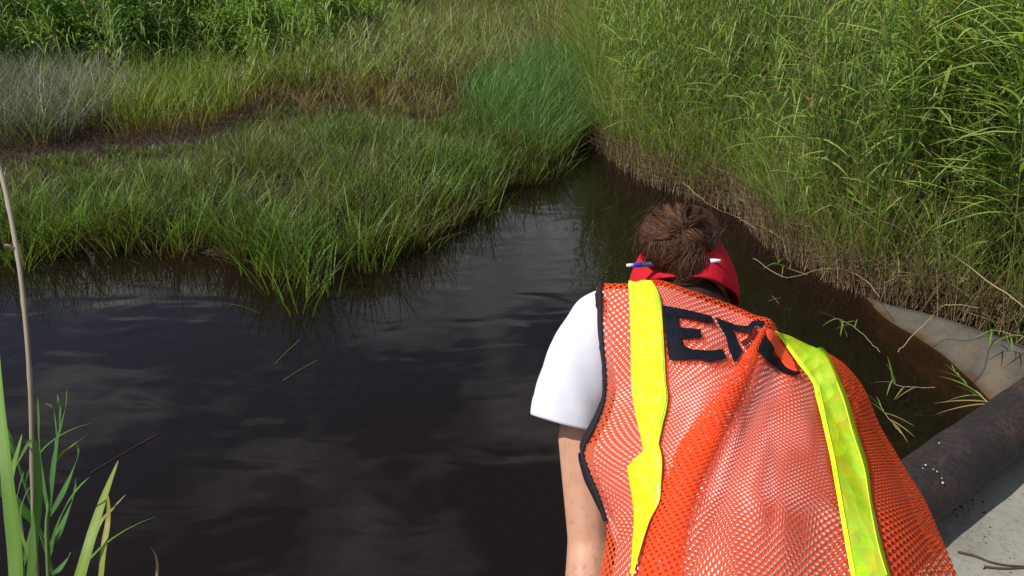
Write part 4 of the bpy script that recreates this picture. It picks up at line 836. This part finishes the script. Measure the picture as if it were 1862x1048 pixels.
# shirt: closed tube under the vest
soft_gap = .0022+.0022*(1+np.sin(ppx*.013+ppy*.006)*np.sin(ppy*.011-ppx*.004))*np.clip((ppy-540)/120, .3, 1)
SHB = SUR+NRM*(np.maximum(.4*wr+.6*crease, -.0055)-soft_gap)[..., None]
sh = SHB[2:, ::3].copy(); sh[:, 0] += np.array([.012, 0, -.008]); sh[:, 1] += np.array([.005, 0, -.002])
fq = fu[::3]; pull = np.clip((fq-6.2)/1.8, 0, 1)[None, :, None]; sh = sh-NRM[2:, ::3]*pull*.05+np.array([-.075, 0, 0])*pull**1.3
Rt, Lt = sh[:, -1], sh[:, 0]; nun = 22; und = []
for k in range(1, nun):
    u = k/nun; mid = Rt*(1-u)+Lt*u; mid = mid+np.array([0, -.03, -.21*math.sin(math.pi*u)**.7]); und.append(mid)
SH = np.concatenate([sh, np.stack(und, 1)], 1)
sme = gridmesh('shirt', SH, None, True); shirt = link('t_shirt', sme, M_shirt, person); shirt['label'] = 'white short sleeved shirt'
def ringloft(name, C_, Rr, mat, parent, seg=36, wr=0.0, caps=False, sq=None):
    P = resamp(C_, 40); rr = [p.x for p in resamp([Vector((r_, 0, 0)) for r_ in Rr], 40)]; bm = bmesh.new(); rings = []; a = None
    for i, p in enumerate(P):
        d = (P[min(i+1, 39)]-P[max(i-1, 0)]).normalized(); a = (Vector((1, 0, 0))-d*d.x).normalized() if a is None else (a-d*a.dot(d)).normalized(); c = d.cross(a)
        rings.append([bm.verts.new(p+(a*math.cos(k*2*math.pi/seg)+c*math.sin(k*2*math.pi/seg)*(sq or 1))*rr[i]*(1.014 if i >= 35 else 1)*(1+wr*math.sin(k*.9+i*.22)*math.sin(i*.3+k*.35))) for k in range(seg)])
    for A_, B_ in zip(rings, rings[1:]):
        for k in range(seg): bm.faces.new([A_[k], A_[(k+1) % seg], B_[(k+1) % seg], B_[k]])
    if caps: bm.faces.new(rings[0][::-1]); bm.faces.new(rings[-1])
    bmesh.ops.recalc_face_normals(bm, faces=bm.faces); me = bpy.data.meshes.new(name); bm.to_mesh(me); bm.free(); return link(name, me, mat, parent)
sL = ringloft('sleeve', [U(1150, 552, 1.29), U(1112, 575, 1.285), U(1088, 610, 1.265), U(1064, 660, 1.255), U(1045, 712, 1.25), U(1030, 770, 1.245)], [.020, .052, .060, .062, .061, .058], M_shirt, shirt, wr=.035)
s_ = sL.modifiers.new('thickness', 'SOLIDIFY'); s_.thickness = .0015
# hem seam
# right sleeve (below the vest, out of view)
rsh = U(1455, 720, 1.40); rel = rsh+Vector((.10, .06, -.27)); rwr = rel+Vector((-.12, -.20, -.10))
sR = ringloft('sleeve', [rsh+Vector((-.06, 0, .01)), rsh, rsh.lerp(rel, .3), rsh.lerp(rel, .6)], [.03, .052, .058, .056], M_shirt, shirt, wr=.02)
# continuous body from overlapping tapered volumes
def cone_pts(bm, p0, r0, p1, r1):
    tb = bmesh.new()
    for p, r_ in ((p0, r0), (p1, r1)): bmesh.ops.create_icosphere(tb, subdivisions=2, radius=r_, matrix=Matrix.Translation(p))
    co = [v_.co.copy() for v_ in tb.verts]; tb.free()
    vs_ = [bm.verts.new(c) for c in co]; bmesh.ops.convex_hull(bm, input=vs_)
    bmesh.ops.delete(bm, geom=[v_ for v_ in bm.verts if not v_.link_faces], context='VERTS')
def blob(name, caps, ells, mat, parent, voxel=.005, sm=4, label=None):
    bmA = bmesh.new()
    for c in caps:
        b2 = bmesh.new(); cone_pts(b2, *c); tmp = bpy.data.meshes.new('t'); b2.to_mesh(tmp); b2.free(); bmA.from_mesh(tmp); bpy.data.meshes.remove(tmp)
    for (c, M3, r_) in ells:
        bmesh.ops.create_icosphere(bmA, subdivisions=4, radius=1, matrix=Matrix.Translation(c) @ M3.to_4x4() @ Matrix.Diagonal((*r_, 1)))
    me = bpy.data.meshes.new(name); bmA.to_mesh(me); bmA.free(); o = link(name, me, mat, parent)
    m_ = o.modifiers.new('merge', 'REMESH'); m_.mode = 'VOXEL'; m_.voxel_size = voxel; m_.use_smooth_shade = True
    if sm: m2 = o.modifiers.new('soften', 'SMOOTH'); m2.iterations = sm; m2.factor = .6
    bpy.context.view_layer.update(); dg = bpy.context.evaluated_depsgraph_get(); m3 = bpy.data.meshes.new_from_object(o.evaluated_get(dg)); o.modifiers.clear(); o.data = m3
    m3.polygons.foreach_set('use_smooth', [True]*len(m3.polygons))
    if label: o['label'] = label
    return o
I3 = Matrix.Identity(3)
def mid(i, j, off): return Vector(SUR[i, j])-Vector(NRM[i, j])*off
spine = [mid(int(NV*q), int(NU*.48), .115) for q in (.06, .2, .35, .5, .65, .8, .97)]
hip = spine[-1]+Vector((0, -.08, -.06))
hL, hR = hip+Vector((-.095, -.01, -.04)), hip+Vector((.095, -.01, -.04))
kL, kR = Vector((hL.x-.05, hL.y+.13, SLAB+.50)), Vector((hR.x+.05, hR.y+.13, SLAB+.50))
aL, aR = Vector((kL.x, kL.y-.06, SLAB+.09)), Vector((kR.x, kR.y-.06, SLAB+.09))
shL = U(1098, 592, 1.265); elb = U(1073, 985, 1.235); mida = U(1062, 800, 1.25)
wrL = kL+Vector((.0, .03, .17)); 
# head frame
Cx = Vector((0, .89, .45)).normalized(); Bk = Vector((0, -.45, .89)).normalized(); Xr = Cx.cross(Bk)
Xr = Vector((1, 0, 0)); roll = math.radians(7)
Xr, Cx = (Xr*math.cos(roll)+Cx*-math.sin(roll)), (Cx*math.cos(roll)+Xr*math.sin(roll))
HM = Matrix((Xr, Bk, Cx)).transposed(); H0 = U(1239, 548, 1.33)
hp = lambda x, b_, c: H0+Xr*x+Bk*b_+Cx*c
neck0 = spine[0]
caps = [(neck0, .062, hp(0, .015, -.055), .054), (mid(12, int(NU*.1), .06), .05, mid(12, int(NU*.9), .10), .05),
        (shL, .050, mida, .043), (mida, .043, elb, .0365), (elb, .037, elb.lerp(wrL, .35), .037), (elb.lerp(wrL, .35), .036, wrL, .024),
        (rsh, .050, rel, .038), (rel, .038, rwr, .024), (hL, .095, kL, .058), (hR, .095, kR, .058), (kL, .055, aL, .036), (kR, .055, aR, .036)]
ells = []
for a, c in zip(spine, spine[1:]):
    for u in (0, .5):
        p = a.lerp(c, u); t_ = (c-a).normalized(); X_ = Vector((1, 0, 0)); Nn = X_.cross(t_).normalized()
        ells.append((p, Matrix((X_, t_, Nn)).transposed(), (.108, .08, .085)))
ells.append((hip, I3, (.165, .12, .12)))
# head: skull, jaw, nose, brow, lips, ears
ells += [(hp(0, 0, .02), HM, (.074, .094, .095)), (hp(0, -.035, -.05), HM, (.056, .058, .065)), (hp(0, -.060, -.085), HM, (.03, .03, .026))]
caps += [(hp(0, -.088, .005), .008, hp(0, -.112, -.030), .0125), (hp(-.03, -.086, .022), .010, hp(.03, -.086, .022), .010), (hp(-.018, -.093, -.062), .006, hp(.018, -.093, -.062), .006)]
ells += [(hp(sx_*.076, .0, -.012), HM, (.007, .018, .030)) for sx_ in (-1, 1)]
body_caps = caps
# hands resting on the knees, five fingers each
def hand(wr_, sgn, kn):
    out = []; palm = kn+Vector((0, -.0, .075)); fwd = Vector((0, .75, -.66)); lat = Vector((1, 0, 0)); nrm = Vector((0, .66, .75))
    kc = wr_+fwd*.075
    out += [(wr_, .024, wr_+fwd*.03+lat*.018, .017), (wr_, .024, wr_+fwd*.03-lat*.018, .017), (wr_+fwd*.03+lat*.02, .015, kc+lat*.028, .012), (wr_+fwd*.03-lat*.02, .015, kc-lat*.028, .012), (wr_+fwd*.03, .016, kc, .0135)]
    for k, (dx, L_) in enumerate([(-.030, .058), (-.010, .070), (.011, .074), (.031, .066)]):
        s0 = kc+lat*dx*1.0; a1 = s0+(fwd+lat*dx*2).normalized()*L_*.45+nrm*.006; a2 = a1+(fwd-nrm*.45+lat*dx*2).normalized()*L_*.3; a3 = a2+(fwd-nrm*.9+lat*dx*2).normalized()*L_*.25
        out += [(s0, .0095, a1, .0085), (a1, .0085, a2, .008), (a2, .008, a3, .0068)]
    t0 = wr_+fwd*.02-lat*sgn*.025; t1 = t0+(fwd*.6-lat*sgn*.8).normalized()*.038; t2 = t1+(fwd*.85-lat*sgn*.4-nrm*.3).normalized()*.03
    out += [(t0, .0125, t1, .0105), (t1, .010, t2, .008)]
    return out
caps += hand(wrL, -1, kL)
rwr2 = kR+Vector((0, .03, .17)); caps += [(rwr, .024, rwr2, .024)]+hand(rwr2, 1, kR)
body = blob('body', caps, ells, M_skin, person, .0046, 5, 'lightly tanned bare arm, neck and face')
co = np.empty(len(body.data.vertices)*3, np.float32); body.data.vertices.foreach_get('co', co); co = co.reshape(-1, 3)+np.array(person.location)
no = np.array([tuple(v_.normal) for v_ in body.data.vertices]); ax_ = np.array((wrL-shL).normalized()); rel_ = co-np.array(elb); sA = rel_@ax_; near = np.linalg.norm(rel_, axis=1) < .075
tilt = sA+.12*rel_[:, 0]
dsp = -.0030*np.exp(-(tilt/.0045)**2)-.0018*np.exp(-((tilt-.016)/.004)**2)+.0035*np.exp(-((tilt-.034)/.013)**2)-.0012*np.exp(-((tilt+.02)/.005)**2)
co = co+no*(dsp*near)[:, None]+no*(.0012*np.sin(co[:, 2]*60+co[:, 0]*40))[:, None]*(np.abs(sA) < .3)[:, None]
body.data.vertices.foreach_set('co', (co-np.array(person.location)).astype(np.float32).ravel()); body.data.update()
M_eye = simple('eye_white', (.75, .73, .7), .2, .5); M_iris = simple('iris', (.05, .03, .02), .2, .5); M_lip = simple('lip', (.45, .16, .13), .45)
for sx_ in (-1, 1):
    bm = bmesh.new(); bmesh.ops.create_uvsphere(bm, u_segments=16, v_segments=10, radius=.0115, matrix=Matrix.Translation(hp(sx_*.031, -.083, .004))); me = bpy.data.meshes.new('eye'); bm.to_mesh(me); bm.free(); e = link('eye', me, M_eye, person)
    bm = bmesh.new(); bmesh.ops.create_uvsphere(bm, u_segments=12, v_segments=8, radius=.0056, matrix=Matrix.Translation(hp(sx_*.031, -.0905, .004))); me = bpy.data.meshes.new('iris'); bm.to_mesh(me); bm.free(); link('iris', me, M_iris, e)
# trousers and boots
blob('trousers', [(hL, .115, kL, .082), (hR, .115, kR, .082), (kL, .080, aL, .070), (kR, .080, aR, .070)], [(hip+Vector((0, 0, .0)), I3, (.185, .14, .14))], M_trouser, person, .008, 6, 'khaki trousers')
for a in (aL, aR):
    blob('boot', [(Vector((a.x, a.y, SLAB+.13)), .05, Vector((a.x, a.y-.02, SLAB+.045)), .045), (Vector((a.x, a.y-.02, SLAB+.042)), .042, Vector((a.x, a.y+.15, SLAB+.038)), .038)], [], M_boot, person, .006, 3)
# cap shell, with the opening arch at the nape
def ellpatch(name, c, M3, r_, keep, mat, parent, thick, seg=72):
    bm = bmesh.new(); bmesh.ops.create_uvsphere(bm, u_segments=seg, v_segments=seg//2, radius=1)
    bmesh.ops.bisect_plane(bm, geom=bm.verts[:]+bm.edges[:]+bm.faces[:], plane_co=(0, 0, -.04), plane_no=keep, clear_inner=True)
    for v_ in bm.verts: 
        q = v_.co; k_ = 1+.012*math.sin(6*math.atan2(q.y, q.x))*(1-q.z*q.z)
        v_.co = c+M3 @ Vector((q.x*r_[0]*k_, q.y*r_[1]*k_, q.z*r_[2]))
    bmesh.ops.recalc_face_normals(bm, faces=bm.faces)
    me = bpy.data.meshes.new(name); bm.to_mesh(me); bm.free(); o = link(name, me, mat, parent); s_ = o.modifiers.new('thickness', 'SOLIDIFY'); s_.thickness = thick; s_.offset = -1; return o
cap = ellpatch('cap', H0, HM, (.090, .119, .134), (0, .27, 1), M_cap, person, .002); cap['label'] = 'red cloth cap'
# brim of the cap, pointing down and forward
bm = bmesh.new(); rows_b = []
for i in range(2):
    rows_b.append([])
bv = []
for k in range(25):
    a = math.pi*(1.12+.76*k/24); 
    inn = Vector((math.cos(a)*.089, math.sin(a)*.117, -.004)); outp = Vector((math.cos(a)*.089*1.05, math.sin(a)*.117-.075*math.sin(math.pi*k/24)**.6, -.03-.02*math.sin(math.pi*k/24)))
    bv.append((inn, inn.lerp(outp, .5), outp))
g = np.array([[tuple(hp(*q)) for q in r_] for r_ in bv]); o = link('brim', gridmesh('brim', g), M_cap, cap); s_ = o.modifiers.new('thickness', 'SOLIDIFY'); s_.thickness = .003
# hair
hb = (.030, .014, .010)
M_hairbase, t, o = newmat('hair_mass'); b = pbsdf(t, rough=.5, spec=.3); n = noise(t, 60, 4); mp_ = N(t, 'ShaderNodeMapping'); r = ramp(t, n.outputs[0], [(.3, (.018, .010, .008)), (.7, (.06, .03, .02))]); t.links.new(r.outputs[0], b.inputs['Base Color']); bump(t, n.outputs[0], b, .6, .004); t.links.new(b.outputs[0], o.inputs[0])
T0 = U(1240, 424, 1.215); TB = U(1247, 487, 1.215)
hc = U(1224, 434, 1.27)
hair = blob('hair', [(U(1247, 487, 1.245), .030, U(1240, 470, 1.26), .03)], [(hc, HM, (.056, .040, .063)), (U(1258, 420, 1.275), HM, (.046, .030, .052)), (hp(0, .006, -.045), HM, (.078, .090, .072)), (U(1210, 458, 1.28), HM, (.026, .024, .034))], M_hairbase, person, .004, 8, 'dark brown hair in a loose bun')
hbv = BVHTree.FromObject(hair, bpy.context.evaluated_depsgraph_get())
def snap(p, off):
    d = (p-camo.location).normalized(); h = hbv.ray_cast(camo.location, d)
    if h[0] is None: h = hbv.find_nearest(p-d*((p-hc).dot(d)))
    return h[0]+h[1]*off
Pl, Cl, Wl = [], [], []
VD = (T0-camo.location).normalized(); RX = Vector((1, 0, 0)); UP = RX.cross(VD).normalized()
def hstrand(p0, p1, lift, bow, n=12, off0=.002, stay=True):
    out = []
    for i in range(n):
        u = i/(n-1); p = p0.lerp(p1, u)+bow*math.sin(math.pi*u)
        if stay: p = snap(p, off0+lift*math.sin(math.pi*min(1, u*1.05)))
        out.append(p)
    return out
def addstrand(pts, wdt, c): Pl.append([tuple(p) for p in pts]); Cl.append(c); Wl.append(wdt)
def hcol(): 
    q = rnd.betavariate(1.6, 2.6); return tuple(a*(1-q)+b*q for a, b in zip((.020, .009, .006), (.17, .08, .045)))
for i in range(4200):
    th = rnd.uniform(-math.pi, math.pi); ln = rnd.uniform(.045, .088)
    cl = round(th*5+rnd.gauss(0, .25))/5; th2 = th*.45+cl*.55; sw = .45*math.sin(cl*7.1)+.3
    r_ = rnd.uniform(.45, 1.1); e = T0-RX*.015-UP*.008+RX*math.cos(th2)*(.066 if math.cos(th2) > 0 else .050)*r_+UP*math.sin(th2)*.064*r_; ln = .07*r_
    bow = (RX*-math.sin(th2)+UP*math.cos(th2))*ln*.28*sw
    addstrand(hstrand(T0+RX*rnd.gauss(0, .004)+UP*rnd.gauss(0, .004), e, rnd.uniform(.002, .011)*abs(math.sin(cl*11))+.001, bow, off0=.001), rnd.uniform(.0006, .0012), tuple(x_*(.7+.6*abs(math.sin(cl*13))) for x_ in hcol()))
for i in range(900):        # bun at the nape
    a = rnd.uniform(0, 6.28); r1 = rnd.uniform(.010, .030); ph = rnd.uniform(1.5, 4)
    pts = [snap(TB+RX*math.cos(a+ph*u)*r1+UP*math.sin(a+ph*u)*r1*.9, .001+rnd.uniform(0, .004)) for u in [k/9 for k in range(10)]]
    pts = pts+[pts[-1]+(pts[-1]-pts[-2])*.5, pts[-1]+(pts[-1]-pts[-2])]
    addstrand(pts, rnd.uniform(.0007, .0013), tuple(c*1.15 for c in hcol()))
for i in range(700):        # gathered locks running down to the bun and collar
    x0 = rnd.uniform(-.036, .03); addstrand(hstrand(T0+RX*(x0)+UP*rnd.uniform(-.02, .02), TB+RX*(rnd.uniform(-.05, .02)+x0*.3)+UP*rnd.uniform(-.03, .0), rnd.uniform(.002, .008), RX*rnd.uniform(-.02, .004)), rnd.uniform(.0008, .0014), hcol())
for i in range(260):        # loose flyaway strands round the outline
    th = rnd.uniform(-.3, math.pi+.35); r1 = rnd.uniform(.045, .062); e = T0+RX*(math.cos(th)*r1*1.15-.012)+UP*math.sin(th)*r1*.92
    tg = rnd.choice((1.2, -1.2)) + rnd.gauss(0, .3); d = (RX*math.cos(th+tg)+UP*math.sin(th+tg)-VD*rnd.uniform(-.2, .4)).normalized(); s0 = snap(e, .002); ln = rnd.uniform(.012, .04); cur = RX*rnd.uniform(-1, 1)+UP*rnd.uniform(-1.2, .2)
    addstrand([s0+d*ln*u+cur*ln*.5*u*u for u in [k/11 for k in range(12)]], rnd.uniform(.0004, .0008), hcol())
A = Acc(); P = np.array(Pl); n_ = len(P); dirs = P[:, -1]-P[:, 0]; vdn = np.repeat([[VD.x, VD.y, VD.z]], n_, 0)
sdv = np.cross(dirs, vdn+rs.normal(0, .35, (n_, 3))); sdv /= np.linalg.norm(sdv, axis=1)[:, None]+1e-9
A.ribbons(P, sdv, np.array(Wl)[:, None]*np.concatenate([np.linspace(.8, 1, 6), np.linspace(1, .3, 6)])[None], np.array(Cl))
st = A.build('hair_strands', M_hair, hair, True); st['kind'] = 'stuff'
# pen pushed through the hair across the back of the cap
pa, pb = U(1139, 483, 1.24), U(1311, 474, 1.232)
pen = empty('pen', pa.lerp(pb, .5), 'blue and white ballpoint pen pushed sideways through the hair', 'pen')
M_pw = simple('pen_white', (.75, .78, .8), .3, .5); M_pb = simple('pen_blue', (.012, .04, .42), .3, .5); M_pd = simple('pen_dark', (.03, .04, .09), .3, .5)
q = lambda u: pa.lerp(pb, u)
tube_obj('pen_button', [q(0), q(.03), q(.075)], [.0022, .0028, .0028], M_pw, pen, 14); tube_obj('pen_clip_cap', [q(.075), q(.08), q(.15), q(.16)], [.0034, .0038, .0038, .0034], M_pb, pen, 16)
tube_obj('pen_barrel', [q(.16), q(.5), q(.88)], [.0042, .0044, .0044], M_pd, pen, 16); tube_obj('pen_tip', [q(.88), q(.94), q(.985), q(1)], [.0036, .0034, .0022, .001], M_pw, pen, 14)
